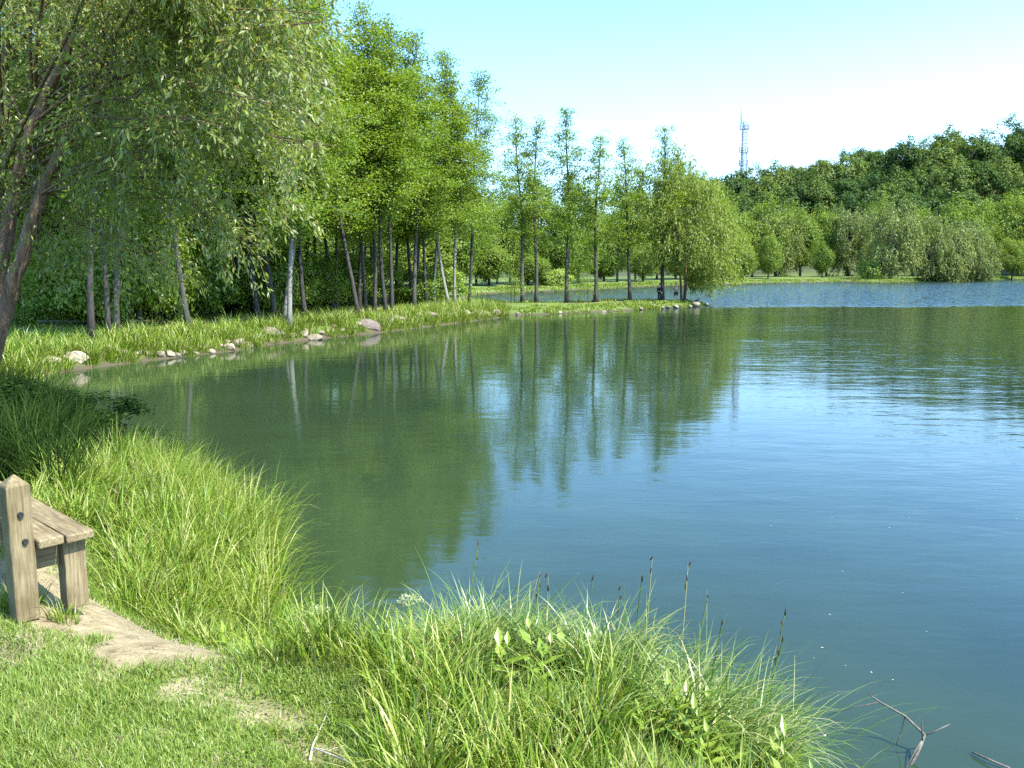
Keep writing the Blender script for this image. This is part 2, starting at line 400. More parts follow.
def build_water():
    V = np.array([(-60, -40, 0), (420, -40, 0), (420, 330, 0), (-60, 330, 0)], float)
    me = np_mesh('water', V, [np.array([[0, 1, 2, 3]])], False)
    m, nt, out = new_mat('lake_water')
    tc = nd(nt, 'ShaderNodeTexCoord')
    def noise(scale, sx, sy, rot, detail=3, rough=.5):
        mp = nd(nt, 'ShaderNodeMapping'); mp.inputs['Scale'].default_value = (sx, sy, 1); mp.inputs['Rotation'].default_value = (0, 0, rot)
        n = nd(nt, 'ShaderNodeTexNoise', i_Scale=scale, i_Detail=detail, i_Roughness=rough)
        nt.links.new(tc.outputs['Object'], mp.inputs[0]); nt.links.new(mp.outputs[0], n.inputs['Vector'])
        return n
    def math_(op, a, b):
        n = nd(nt, 'ShaderNodeMath', operation=op)
        for k, v in enumerate((a, b)):
            if isinstance(v, (int, float)): n.inputs[k].default_value = v
            else: nt.links.new(v, n.inputs[k])
        return n.outputs[0]
    fine = noise(5.0, .55, 1.5, .25, 3)          # small wind ripples
    mid = noise(1.3, .5, 1.4, .35, 3)
    broad = noise(.35, .7, 1.2, .1, 2)
    # calmer in the lee of the left bank, ruffled out on the open lake
    sx = nd(nt, 'ShaderNodeSeparateXYZ'); nt.links.new(tc.outputs['Object'], sx.inputs[0])
    patch = noise(.045, 1, 2.2, .15, 3)
    open_ = math_('ADD', math_('MULTIPLY', sx.outputs[0], .032), math_('MULTIPLY', sx.outputs[1], .006))
    open_ = math_('ADD', open_, math_('MULTIPLY', math_('SUBTRACT', patch.outputs[0], .5), 1.6))
    mr = nd(nt, 'ShaderNodeMapRange', interpolation_type='SMOOTHSTEP'); mr.inputs[1].default_value = .0; mr.inputs[2].default_value = 1.2
    mr.inputs[3].default_value = .16; mr.inputs[4].default_value = .55
    nt.links.new(open_, mr.inputs[0])
    far = nd(nt, 'ShaderNodeMapRange', interpolation_type='SMOOTHSTEP'); far.inputs[1].default_value = 72; far.inputs[2].default_value = 84; far.inputs[3].default_value = 1.0; far.inputs[4].default_value = 4
    nt.links.new(sx.outputs[1], far.inputs[0])
    amp = math_('MULTIPLY', mr.outputs[0], far.outputs[0])
    h = math_('ADD', math_('MULTIPLY', fine.outputs[0], .010), math_('ADD', math_('MULTIPLY', mid.outputs[0], .030), math_('MULTIPLY', broad.outputs[0], .05)))
    h = math_('MULTIPLY', h, amp)
    bp = nd(nt, 'ShaderNodeBump', i_Strength=1.0, i_Distance=1.0); nt.links.new(h, bp.inputs['Height'])
    # wind chop: slopes straight from a noise vector, so they keep their size far away
    chop = noise(2.2, .7, 1.3, .2, 4, .6)
    cm = nd(nt, 'ShaderNodeVectorMath', operation='SUBTRACT'); cm.inputs[1].default_value = (.5, .5, .5); nt.links.new(chop.outputs['Color'], cm.inputs[0])
    cf = nd(nt, 'ShaderNodeVectorMath', operation='MULTIPLY'); cf.inputs[1].default_value = (1, 1, 0); nt.links.new(cm.outputs[0], cf.inputs[0])
    fa = nd(nt, 'ShaderNodeMapRange', interpolation_type='SMOOTHSTEP'); fa.inputs[1].default_value = 69; fa.inputs[2].default_value = 80; fa.inputs[3].default_value = 0; fa.inputs[4].default_value = 2.3
    nt.links.new(math_('ADD', sx.outputs[1], math_('MULTIPLY', math_('SUBTRACT', patch.outputs[0], .5), 22.0)), fa.inputs[0])
    fb = math_('ADD', fa.outputs[0], math_('MULTIPLY', mr.outputs[0], .10))
    bias = nd(nt, 'ShaderNodeVectorMath', operation='ADD'); bias.inputs[1].default_value = (0, -.05, 0); nt.links.new(cf.outputs[0], bias.inputs[0])   # leans slopes towards the viewer so far water mirrors more sky
    cs = nd(nt, 'ShaderNodeVectorMath', operation='SCALE'); nt.links.new(bias.outputs[0], cs.inputs[0]); nt.links.new(fb, cs.inputs['Scale'])
    ca = nd(nt, 'ShaderNodeVectorMath', operation='ADD'); nt.links.new(cs.outputs[0], ca.inputs[0]); nt.links.new(bp.outputs[0], ca.inputs[1])
    cn = nd(nt, 'ShaderNodeVectorMath', operation='NORMALIZE'); nt.links.new(ca.outputs[0], cn.inputs[0])
    bs = nd(nt, 'ShaderNodeBsdfPrincipled', i_Roughness=.03, i_IOR=1.333)
    murk = noise(.5, 1, 1, 0, 4)
    rp = ramp(nt, [(.35, (.008, .018, .011)), (.65, (.013, .026, .015))]); nt.links.new(murk.outputs[0], rp.inputs[0])
    shal = nd(nt, 'ShaderNodeMapRange', interpolation_type='SMOOTHSTEP'); shal.inputs[1].default_value = -.75; shal.inputs[2].default_value = .55; shal.inputs[3].default_value = 1; shal.inputs[4].default_value = 0
    nt.links.new(open_, shal.inputs[0])
    wc = nd(nt, 'ShaderNodeMix', data_type='RGBA'); wc.inputs[7].default_value = (.027, .043, .016, 1)
    nt.links.new(shal.outputs[0], wc.inputs[0]); nt.links.new(rp.outputs[0], wc.inputs[6])
    nt.links.new(wc.outputs[2], bs.inputs['Base Color']); nt.links.new(cn.outputs[0], bs.inputs['Normal'])
    nt.links.new(bs.outputs[0], out.inputs[0])
    tag(mesh_obj('water', me, m), kind='structure')

build_ground(); build_water()

# ------------------------------------------------------------------ trees
def wander(p0, d0, length, n, rng, jit=.25, up=0.0, droop=0.0):
    pts = [np.array(p0, float)]; d = unit(np.array(d0, float)); st = length / n
    for k in range(n):
        d = unit(d + rng.normal(0, jit, 3) * .5 + np.array([0, 0, up - droop * (k / n)]))
        pts.append(pts[-1] + d * st)
    return np.array(pts)

def along(pts, t):
    s = np.asarray(t) * (len(pts) - 1); i = np.minimum(s.astype(int), len(pts) - 2); f = (s - i)[:, None]
    return pts[i] * (1 - f) + pts[i + 1] * f

def rand_leaves(name, P, size, rng, aspect=.75, flat=.5, droop=.3, outw=None):
    n = len(P)
    D = rng.normal(0, 1, (n, 3)); D[:, 2] = D[:, 2] * .6 - droop
    N = rng.normal(0, flat, (n, 3)); N[:, 2] += 1 if outw is None else .45
    if outw is not None: N = N + outw; D = np.cross(N, rng.normal(0, 1, (n, 3)))
    L = size * rng.uniform(.65, 1.3, n)
    return leaf_mesh(name, P, D, N, L, L * aspect * rng.uniform(.8, 1.15, n), fold=.12)

def alder(seed, H=16., base=.27, rmax=2.3, trunk_r=.118, limbs=60, leaves=21000, size=.125, sparse=1.0):
    """slim alder: straight stem to the top, short rising limbs in loose tiers"""
    rng = np.random.default_rng(seed)
    T = Tubes()
    n = 16
    lean = rng.normal(0, .02, 2)
    tz = np.linspace(0, H, n)
    tr = np.stack([lean[0] * tz + .10 * np.sin(tz * .5 + rng.uniform(0, 6)), lean[1] * tz + .10 * np.sin(tz * .43 + rng.uniform(0, 6)), tz], 1)
    tr[:, :2] -= tr[0, :2]
    rad = trunk_r * (1 - .93 * (tz / H)) ** .9; rad[0] *= 1.45; rad[1] *= 1.02
    T.add(tr, rad, 9)
    C, wgt = [], []
    az = rng.uniform(0, 6)
    for k in range(limbs):
        t = base + (1 - base) * ((k + rng.uniform(0, .8)) / limbs) * .985
        az += 2.4 + rng.normal(0, .5)
        u = (t - base) / (1 - base)
        prof = (min(1, .5 + u * 2.0)) * (1 - u) ** .8 + .05
        L = rmax * prof * rng.uniform(.55, 1.3) + .25
        el = .25 + .55 * u + rng.normal(0, .15)
        p0 = along(tr, np.array([t]))[0]
        pts = wander(p0, (math.cos(az) * math.cos(el), math.sin(az) * math.cos(el), math.sin(el)), L, 6, rng, .25, .05)
        T.add(pts, np.linspace(.035, .008, 7) * (trunk_r / .2) * (.5 + .6 * L / rmax), 4, False)
        m = max(2, int(L * 3.2 * sparse))
        for s in rng.uniform(.28, 1.0, m):
            c = along(pts, np.array([s]))[0] + rng.normal(0, .16, 3) * (1 + .5 * L)
            C.append(c); wgt.append(rng.uniform(.4, 1.4) * (.6 + .5 * L / rmax))
            if rng.random() < .35: T.add(np.stack([along(pts, np.array([s * .85]))[0], c]), [.010, .005], 3, False)
    for k in range(7):
        C.append(tr[-1] + np.array([0, 0, -.28 * k]) + rng.normal(0, .10, 3)); wgt.append(.35)
    C = np.array(C); wgt = np.array(wgt)
    idx = rng.choice(len(C), leaves, p=wgt / wgt.sum())
    cr = (.15 + .17 * wgt / wgt.max())[idx][:, None]
    P = C[idx] + rng.normal(0, 1, (leaves, 3)) * cr * np.array([1.15, 1.15, .62])
    return T.mesh('alder_trunk'), rand_leaves('alder_crown', P, size, rng)

def round_tree(seed, H=14., rx=5.2, base=.16, trunk_r=.28, clumps=170, leaves=9000, size=.5, droop=0.0, multi=1, lobes=5, flat=.75, aspect=.7):
    """spreading tree or pollard willow: limbs out to a lumpy crown shell of leaf clumps; droop hangs strands from it"""
    rng = np.random.default_rng(seed)
    T = Tubes()
    c0 = np.array([0, 0, H * (base + (1 - base) * .5)]); rz = H * (1 - base) * .5
    lob = [(unit(rng.normal(0, 1, 3)), rng.uniform(.12, .38)) for _ in range(lobes * 3)]
    stems = []
    for k in range(multi):
        a = 2 * PI * k / multi + rng.uniform(0, 1)
        sp = 0.0 if multi == 1 else rng.uniform(.18, .42)
        top = np.array([math.cos(a) * sp * rx * 1.4, math.sin(a) * sp * rx * 1.4, H * rng.uniform(.72, .85)])
        b = np.array([math.cos(a), math.sin(a), 0]) * (0 if multi == 1 else trunk_r * 1.2)
        z = np.linspace(0, 1, 8)[:, None]
        pts = b + (top - b) * np.concatenate([z ** 1.25, z ** 1.25, z], 1) + rng.normal(0, .06, (8, 3)) * z * rx * .3
        T.add(pts, trunk_r * (1.3 if multi == 1 else .75) * np.linspace(1, .12, 8), 7); stems.append(pts)
    C, wgt = [], []
    for k in range(clumps):
        v = unit(rng.normal(0, 1, 3))
        g = .80 + sum(w * max(0, float(v @ u)) ** 4 for u, w in lob) - .12 * rng.random()
        rr = g * rng.uniform(.25, 1.0) ** .33
        if v[2] < -.5: rr *= .8
        c = c0 + v * np.array([rx, rx, rz]) * rr
        C.append(c); wgt.append(rng.uniform(.5, 1.5))
        if k % 4 == 0:
            st = stems[rng.integers(len(stems))]
            p0 = along(st, np.array([rng.uniform(.3, .85)]))[0]
            mid = (p0 + c) / 2 + np.array([0, 0, .08 * H * rng.random()])
            T.add(np.stack([p0, mid, c]), np.array([.3, .18, .06]) * trunk_r, 4, False)
    C = np.array(C); wgt = np.array(wgt)
    if droop > 0:
        n = leaves
        strands = int(n / 14)
        idx = rng.choice(len(C), strands, p=wgt / wgt.sum())
        s0 = C[idx] + rng.normal(0, .10, (strands, 3)) * np.array([rx, rx, rz])
        out = unit((s0 - c0) * np.array([1, 1, 0]))
        ln = droop * rng.uniform(.4, 1.2, strands)
        k = rng.integers(0, strands, n); t = rng.uniform(0, 1, n)
        P = s0[k] + out[k] * (t * ln[k] * .35)[:, None] + np.array([0, 0, -1.]) * (t ** 1.5 * ln[k])[:, None] + rng.normal(0, size * .35, (n, 3))
        P[:, 2] = np.maximum(P[:, 2], .25 + .4 * rng.random(n))
        D = out[k] * .4 + rng.normal(0, .45, (n, 3)) + np.array([0, 0, -.9])
        N = rng.normal(0, 1, (n, 3)) + out[k] * .8
        L = size * rng.uniform(.7, 1.4, n)
        return T.mesh('round_trunk'), leaf_mesh('round_crown', P, D, N, L, L * aspect * .55, .1)
    idx = rng.choice(len(C), leaves, p=wgt / wgt.sum())
    cr = (.10 + .05 * wgt)[idx][:, None] * np.array([rx, rx, rz * .8])
    P = C[idx] + np.clip(rng.normal(0, 1, (leaves, 3)), -1.8, 1.8) * cr
    P[:, 2] = np.maximum(P[:, 2], .15)
    return T.mesh('round_trunk'), rand_leaves('round_crown', P, size, rng, aspect, flat * .6, .2, unit(P - C[idx]) * .9 + unit(P - c0) * .5)

def plant_tree(name, meshes, loc, rz, sc, bark, leaf):
    r = empty(name, loc, rz); r.scale = sc if hasattr(sc, '__len__') else (sc, sc, sc)
    mesh_obj('trunk', meshes[0], bark, r); mesh_obj('crown', meshes[1], leaf, r)
    return r

ONES = 'first second third fourth fifth sixth seventh eighth ninth tenth eleventh twelfth thirteenth fourteenth fifteenth sixteenth seventeenth eighteenth nineteenth'.split()
def ordw(n):
    if n < 20: return ONES[n - 1]
    tens, o = divmod(n, 10)
    tw = ['', '', 'twent', 'thirt', 'fort', 'fift', 'sixt', 'sevent', 'eight', 'ninet'][tens]
    return tw + 'ieth' if o == 0 else tw + 'y-' + ONES[o - 1]
def px_of(o):
    x, y, z = o.location
    return CX + F * x / (y * CP + (CAMZ - z) * SP)
def label_row(objs, fmt, cat, group):
    """left to right; fmt uses {o} for the ordinal and {d} for the look of that one"""
    objs = sorted(objs, key=px_of)
    for k, o in enumerate(objs):
        tag(o, fmt.format(o=ordw(k + 1), d=o.get('look', '')), cat, group)
        if 'look' in o: del o['look']

def ground_at(x, y): return float(land_z(np.array([x]), np.array([y]))[0])

AL = [alder(11, 16.5, .30, 3.5), alder(12, 15.5, .33, 3.1), alder(13, 17., .30, 3.8, .13), alder(14, 16., .25, 3.4, .115), alder(15, 16., .33, 3.0, .11)]
AS = [alder(21, 16., .30, 2.7, .17, 46, 9500, .14, .8), alder(22, 15.5, .34, 2.6, .16, 44, 8800, .14, .8), alder(23, 16.5, .30, 2.9, .17, 48, 10500, .14, .8)]

# --- alders along the left bank: (pixel of the foot, lean towards +x in degrees, pale bark)
front = [(92, 330, 31, 6, 0, 'leaning dark-barked'), (108, 331, 32, 0, 0, 'straight dark-barked'), (116, 331, 33, -2, 0, 'straight grey'), (140, 322, 39, 1, 1, 'slim pale-barked'),
         (190, 325, 35, -3, 0, 'stout grey-barked'), (260, 322, 40, -5, 0, 'leaning dark'), (275, 321, 41, -5, 0, 'leaning dark'), (284, 323, 40, 2, 1, 'pale-stemmed'),
         (289, 323, 39, 3, 1, 'pale-stemmed'), (306, 320, 43, -2, 0, 'straight dark'), (333, 311, 51, -7, 0, 'leaning slender'), (337, 311, 52, 0, 0, 'upright slender'),
         (359, 320, 45, -3, 0, 'tall dark'), (367, 314, 49, -4, 0, 'leaning dark'), (374, 315, 50, 0, 0, 'upright slender'), (387, 317, 47, -2, 0, 'tall dark'),
         (392, 316, 48, 1, 0, 'tall upright'), (414, 309, 54, -2, 0, 'tall upright'), (427, 306, 56, -4, 0, 'leaning dark'), (434, 306, 58, 4, 1, 'slender pale'),
         (450, 306, 57, -8, 1, 'strongly leaning pale'), (455, 306, 58, 0, 1, 'upright grey'), (469, 304, 61, 4, 0, 'slender dark')]
row = []
for k, (px, py, y, lean, pale, look) in enumerate(front):
    x = x_at(px, y); z = ground_at(x, y)
    h = {392: 1.06, 387: 1.02, 414: 1.02, 427: 1.0, 455: .98, 469: .95}.get(px, R.uniform(.92, 1.04))
    t = plant_tree('alder_tree', AL[k % 5], (x, y, z - .05), R.uniform(0, 6.28), (1.0 + R.uniform(-.1, .15),) * 2 + (h,), M_PALEBARK if False else M_BARK, M_ALDER)
    if pale:
        tr = [c for c in t.children if c.name.startswith('trunk')][0]
        tr.material_slots[0].link = 'OBJECT'; tr.material_slots[0].material = M_PALEBARK
    # lean about the foot, across the view
    t.rotation_mode = 'QUATERNION'
    t.rotation_quaternion = Matrix.Rotation(math.radians(lean), 4, 'Y').to_quaternion() @ Matrix.Rotation(R.uniform(0, 6.28), 4, 'Z').to_quaternion()
    t['look'] = look; row.append(t)
label_row(row, '{d} alder, {o} from the left along the edge of the left bank', 'tree', 'alders along the left bank')

row = []
for k in range(40):
    for _ in range(50):
        y = R.uniform(44, 92) if k > 24 else R.uniform(42, 64); px = R.uniform(-20, 476); x = x_at(px, y)
        if shore_dist(x, y) > (9 if k > 24 else 6) and all(math.hypot(x - o.location[0], y - o.location[1]) > 2.3 for o in row): break
    t = plant_tree('alder_tree', AL[k % 5], (x, y, ground_at(x, y) - .05), R.uniform(0, 6.28), (R.uniform(1.0, 1.3),) * 2 + (R.uniform(.85, 1.05),), M_BARK, M_ALDER)
    row.append(t)
label_row(row, 'slender alder deep in the left-hand wood, {o} from its left end', 'tree', 'alders inside the left wood')

BACK = [round_tree(34, 13, 4.4, .10, .25, 150, 9000, .34), round_tree(35, 14, 4.0, .10, .25, 150, 9000, .34, lobes=7)]
row = []
for k in range(22):
    px = -60 + k * 24 + R.uniform(-6, 6); y = R.uniform(84, 118); x = x_at(px, y)
    if shore_dist(x, y) < 4: continue
    t = plant_tree('broadleaf_tree', BACK[k % 2], (x, y, ground_at(x, y) - .1), R.uniform(0, 6), (R.uniform(.9, 1.2),) * 2 + (R.uniform(.8, 1.0),), M_BARK, M_FARMIX); row.append(t)
label_row(row, 'dense tree closing the back of the left wood, {o} from its left end', 'tree', 'trees at the back of the left wood')

# --- understorey shrubs in the wood
SHB = [round_tree(61, 3.2, 2.3, .02, .06, 90, 7000, .17, multi=4), round_tree(62, 4.2, 2.4, .02, .07, 110, 8000, .17, multi=3), round_tree(63, 2.4, 2.0, .0, .05, 80, 6000, .16, multi=4)]
row = []
for k in range(56):
    for _ in range(60):
        y = R.uniform(47, 84) if k < 36 else R.uniform(36, 60); px = R.uniform(-20, 470) if k < 36 else R.uniform(20, 440); x = x_at(px, y)
        if shore_dist(x, y) > (11 if k < 36 else 5.5) and dirt_at(x, y) < .2 and all(math.hypot(x - o.location[0], y - o.location[1]) > 2.2 for o in row): break
    r = empty('understorey_shrub', (x, y, ground_at(x, y) - .05), R.uniform(0, 6.28)); r.scale = (R.uniform(.8, 1.4),) * 2 + (R.uniform(.75, 1.35),)
    m = SHB[k % 3]; mesh_obj('stem', m[0], M_BARK, r); mesh_obj('foliage', m[1], M_SHRUB, r); row.append(r)
label_row(row, 'leafy shrub under the alders of the left wood, {o} from the left', 'shrub', 'shrubs under the alders')

# --- the spit: six thin alders, saplings and the bushy willow at its tip
spit = [(523, 72, 116, -3, 'slightly left-leaning'), (536, 72.5, 121, -1, 'slim'), (567, 73, 109, 0, 'tallest'), (595, 73.5, 136, 0, 'thin sparse'), (630, 74.5, 140, -1, 'sparse-crowned'), (662, 75.5, 127, -1, 'leafy')]
row = []
for k, (px, y, top, lean, look) in enumerate(spit):
    x = x_at(px, y); z = ground_at(x, y); H = at_y(px, top, y)[2] - z
    m = AS[k % 3]; h0 = [16., 15.5, 16.5][k % 3]
    t = plant_tree('alder_tree', m, (x, y, z - .05), 0, (1.05,) * 2 + (H / h0,), M_BARK, M_ALDER)
    if k == 5: t.scale = (1.15, 1.15, H / h0)
    t.rotation_mode = 'QUATERNION'
    t.rotation_quaternion = Matrix.Rotation(math.radians(lean), 4, 'Y').to_quaternion() @ Matrix.Rotation(k * 1.3, 4, 'Z').to_quaternion()
    t['look'] = look; row.append(t)
label_row(row, '{d} alder with a dark stem on the spit, {o} from the left', 'tree', 'thin alders on the spit')

def willow_skirt(me):
    co = np.zeros(len(me.vertices) * 3); me.vertices.foreach_get('co', co); co = co.reshape(-1, 4, 3)
    c = co.mean(1); keep = c[:, 2] > np.interp(c[:, 0], [-4, .2, 1.2, 4], [3.2, 2.7, .8, .5]) + .5 * np.sin(c[:, 0] * 5)
    return np_mesh('willow_crown', co[keep].reshape(-1, 3), [np.arange(4 * keep.sum()).reshape(-1, 4)], False)
wil = round_tree(41, 13.2, 3.7, .05, .15, 230, 36000, .26, droop=1.7, multi=4, aspect=.55)
x = x_at(683, 76); wil = (wil[0], willow_skirt(wil[1])); t = plant_tree('willow_tree', wil, (x, 76, ground_at(x, 76) - .05), 0, (1.05, 1.05, 1), M_WBARK, M_TIP)
tag(t, 'bushy pale green willow with several stems at the tip of the spit', 'tree')
SAP = alder(71, 3.4, .25, .7, .035, 22, 520, .11)
row = []
for px, y, s in [(511, 71, .8), (514.5, 71.5, .7), (579, 72.5, .75), (588, 73, .9)]:
    x = x_at(px, y); t = plant_tree('alder_sapling', SAP, (x, y, ground_at(x, y) - .03), px, (1.1, 1.1, s), M_BARK, M_SHRUB); row.append(t)
label_row(row, 'young thin alder sapling among the stems on the spit, {o} from the left', 'sapling', 'saplings on the spit')

# --- far shore
FW = [round_tree(31, 15, 5.2, .10, .3, 190, 15000, .50, droop=2.6, multi=1), round_tree(32, 13, 5.0, .06, .3, 190, 15000, .48, droop=2.2, multi=4), round_tree(33, 15, 4.4, .12, .28, 170, 13000, .48, droop=2.4)]
FM = [round_tree(34, 13, 4.4, .14, .25, 150, 11000, .40), round_tree(35, 14, 4.0, .16, .25, 150, 11000, .40, lobes=7), round_tree(36, 12, 4.8, .12, .25, 160, 11000, .40)]
BUSH = round_tree(37, 4.5, 2.8, 0, .1, 100, 6000, .34, multi=4)
FH0 = {0: 15, 1: 13, 2: 15}; FMH = {0: 13, 1: 14, 2: 12}
def far_tree(px, y, top, wpx, mesh, h0, r0, mat, bark=M_BARK, name='broadleaf_tree'):
    x = x_at(px, y, 1); z = ground_at(x, y); H = at_y(px, top, y)[2] - z
    sx = wpx * y / F / 2 / (r0 * 1.02)
    return plant_tree(name, mesh, (x, y, z - .1), R.uniform(0, 6.28), (sx, sx, H / h0), bark, mat)
t = far_tree(890, 196, 208, 50, FW[0], 15.6, 5.4, M_PALE, name='willow_tree'); tag(t, 'tall dome-shaped pale willow with a dark trunk at the far water edge', 'tree')
t = far_tree(932, 200, 226, 40, FW[1], 13.5, 5.2, M_PALE, name='willow_tree'); tag(t, 'low spreading willow just right of the dome-shaped willow on the far shore', 'tree', 'grey willows in a clump')
t = far_tree(952, 203, 221, 44, FW[2], 15.5, 4.7, M_PALE, name='willow_tree'); tag(t, 'middle and tallest willow of the far clump with many stems', 'tree', 'grey willows in a clump')
t = far_tree(974, 205, 230, 34, FW[1], 13.5, 5.2, M_PALE, name='willow_tree'); tag(t, 'rightmost willow of the far clump beside the open grass', 'tree', 'grey willows in a clump')
r = empty('round_bush', (x_at(869, 194, 1), 194, ground_at(x_at(869, 194, 1), 194) - .1)); s = 22 * 194 / F / 2 / 3.0; r.scale = (s, s, .98)
mesh_obj('stem', BUSH[0], M_BARK, r); mesh_obj('foliage', BUSH[1], M_LUSH, r); tag(r, 'bright yellow-green round bush at the far water edge left of the big willow', 'bush')
row = []
for px, y, top, w, k in [(743, 178, 242, 28, 0), (768, 188, 240, 20, 1), (822, 202, 242, 22, 0), (1012, 232, 240, 28, 2), (1035, 246, 236, 30, 1)]:
    t = far_tree(px, y, top, w, FM[k], [13.5, 14.6, 12.5][k], [4.7, 4.4, 5.0][k], M_FARMIX); row.append(t)
label_row(row, 'small light green tree on the far grass strip, {o} from the left', 'tree', 'small trees on the far grass strip')
row = []
for px, y, top, w, k in [(752, 212, 207, 34, 0), (775, 218, 204, 34, 2), (800, 224, 210, 30, 0), (826, 226, 214, 28, 2), (848, 222, 203, 34, 2), (872, 232, 206, 30, 0), (912, 232, 218, 34, 1), (944, 238, 208, 36, 0), (968, 240, 204, 30, 2), (992, 246, 204, 34, 0), (1018, 250, 198, 36, 2), (1045, 252, 196, 36, 0), (730, 206, 216, 30, 2), (712, 200, 212, 28, 0)]:
    pale = px in (775, 848)
    m = FW[k] if pale else FM[k]; h0 = ([15.6, 13.5, 15.5] if pale else [13.5, 14.6, 12.5])[k]; r0 = ([5.4, 5.2, 4.7] if pale else [4.7, 4.4, 5.0])[k]
    t = far_tree(px, y, top, w * 1.3, m, h0, r0, M_PALE if pale else M_FARMIX); t['look'] = 'pale silvery' if pale else 'light green'; row.append(t)
label_row(row, '{d} tree in the belt between far shore and hill, {o} from the left', 'tree', 'trees in the belt below the hill')
row = []
for k in range(22):
    px = 448 + k * 13.2 + R.uniform(-4, 4); y = np.interp(px, [448, 480, 590, 660, 740], [100, 112, 130, 158, 182]) + R.uniform(2, 16)
    top = R.uniform(184, 214) if k % 3 else R.uniform(228, 252)
    j = k % 3
    t = far_tree(px, y, top, R.uniform(34, 48), FM[j], [13.5, 14.6, 12.5][j], [4.7, 4.4, 5.0][j], M_FARMIX if k % 4 else M_PALE); row.append(t)
label_row(row, 'leafy tree on the far shore seen behind the spit, {o} from the left', 'tree', 'trees behind the spit')
row = []
for px, y in [(447, 103), (548, 125), (558, 126)]:
    x = x_at(px, y, .6); r = empty('shore_bush', (x, y, ground_at(x, y) - .1), px); s = R.uniform(.45, .75); r.scale = (s * 1.15, s * 1.15, s)
    mesh_obj('stem', BUSH[0], M_BARK, r); mesh_obj('foliage', BUSH[1], M_FARMIX, r); row.append(r)
label_row(row, 'low green bush on the far shore behind the spit, {o} from the left', 'bush', 'low bushes behind the spit')

# --- the wooded hill
HT = [round_tree(51, 17, 7., .12, .35, 90, 6500, .85, lobes=6), round_tree(52, 18, 6.5, .15, .35, 90, 6500, .85, lobes=7), round_tree(53, 16, 7.5, .10, .35, 95, 6500, .9, lobes=5), round_tree(54, 19, 6., .15, .35, 80, 3600, .75, lobes=8)]
for y, n, name, grp in [(402, 20, 'on the skyline of the hill', 'trees on the hill skyline'), (366, 17, 'just under the skyline of the hill', 'trees below the hill skyline'), (332, 15, 'halfway up the hill', 'trees halfway up the hill'), (298, 14, 'low on the hill', 'trees low on the hill')]:
    row = []
    for k in range(n):
        px = 668 + (k + .5) * (400 / n) + R.uniform(-5, 5); yy = y + R.uniform(-9, 9); x = x_at(px, yy, 20)
        j = R.integers(0, 3) if (y < 400 or k % 4) else 3
        s = R.uniform(.82, 1.12)
        t = plant_tree('broadleaf_tree', HT[j], (x, yy, ground_at(x, yy) - .3), R.uniform(0, 6.28), (s, s, s * R.uniform(.9, 1.08)), M_BARK, M_HILL)
        t['look'] = ['broad dark', 'tall dark', 'wide rounded', 'thin-leaved'][j]; row.append(t)
    label_row(row, '{d} tree ' + name + ', {o} from left', 'tree', grp)

# ------------------------------------------------------------------ phone mast on the hill
def build_mast():
    y = 430.; x = x_at(743, y, 50); zb = ground_at(x, y); top = at_y(743, 122, y)[2]
    r = empty('phone_mast', (x, y, zb)); H = top - zb
    T = Tubes(); w = 1.9
    for k in range(3):
        a = k * 2 * PI / 3; T.add([(w * math.cos(a), w * math.sin(a), 0), (w * .75 * math.cos(a), w * .75 * math.sin(a), H)], [.30, .22], 6)
    mesh_obj('mast_legs', T.mesh('mast_legs'), M_STEEL, r)
    T = Tubes(); n = 26
    for k in range(n):
        z0, z1 = H * k / n, H * (k + 1) / n
        for q in range(3):
            a, b = q * 2 * PI / 3, (q + 1) * 2 * PI / 3
            s0, s1 = w * (1 - .25 * k / n), w * (1 - .25 * (k + 1) / n)
            T.add([(s0 * math.cos(a), s0 * math.sin(a), z0), (s1 * math.cos(b), s1 * math.sin(b), z1)], [.13, .13], 4, False)
            T.add([(s1 * math.cos(a), s1 * math.sin(a), z1), (s1 * math.cos(b), s1 * math.sin(b), z1)], [.11, .11], 4, False)
    mesh_obj('bracing', T.mesh('bracing'), M_STEEL, r)
    T = Tubes(); T.add([(-1.9, 0, H - 2.5), (-1.9, 0, H + 6.6)], [.34, .28], 6); mesh_obj('whip_antenna', T.mesh('whip'), M_STEEL, r)
    for frac, rad, npan, ph in [(.945, 2.3, 6, 2.2), (.70, 2.3, 4, 2.8), (.56, 2.3, 3, 3.0), (.36, 2.0, 3, 2.2)]:
        z = H * frac
        T = Tubes(); a = np.linspace(0, 2 * PI, 17)
        T.add(np.stack([rad * .8 * np.cos(a), rad * .8 * np.sin(a), np.full(17, z - ph / 2)], 1), np.full(17, .09), 4, False)
        for q in range(npan):
            b = q * 2 * PI / npan + .2; T.add([(0, 0, z - ph / 2), (rad * math.cos(b), rad * math.sin(b), z - ph / 2)], [.08, .08], 4)
        pl = mesh_obj('antenna_platform', T.mesh('platform'), M_STEEL, r)
        for q in range(npan):
            b = q * 2 * PI / npan + .2
            bm = bmesh.new(); bmesh.ops.create_cube(bm, size=1)
            bmesh.ops.scale(bm, vec=(.45, .75, ph), verts=bm.verts); bmesh.ops.bevel(bm, geom=list(bm.edges), offset=.04, segments=1, affect='EDGES')
            bmesh.ops.rotate(bm, matrix=Matrix.Rotation(b, 3, 'Z'), verts=bm.verts); bmesh.ops.translate(bm, vec=(rad * math.cos(b), rad * math.sin(b), z), verts=bm.verts)
            me = bpy.data.meshes.new('antenna_panel'); bm.to_mesh(me); bm.free(); mesh_obj('antenna_panel', me, M_ANT, pl)
    tag(r, 'lattice phone mast with antenna rings rising above the wooded hill', 'mast')
build_mast()

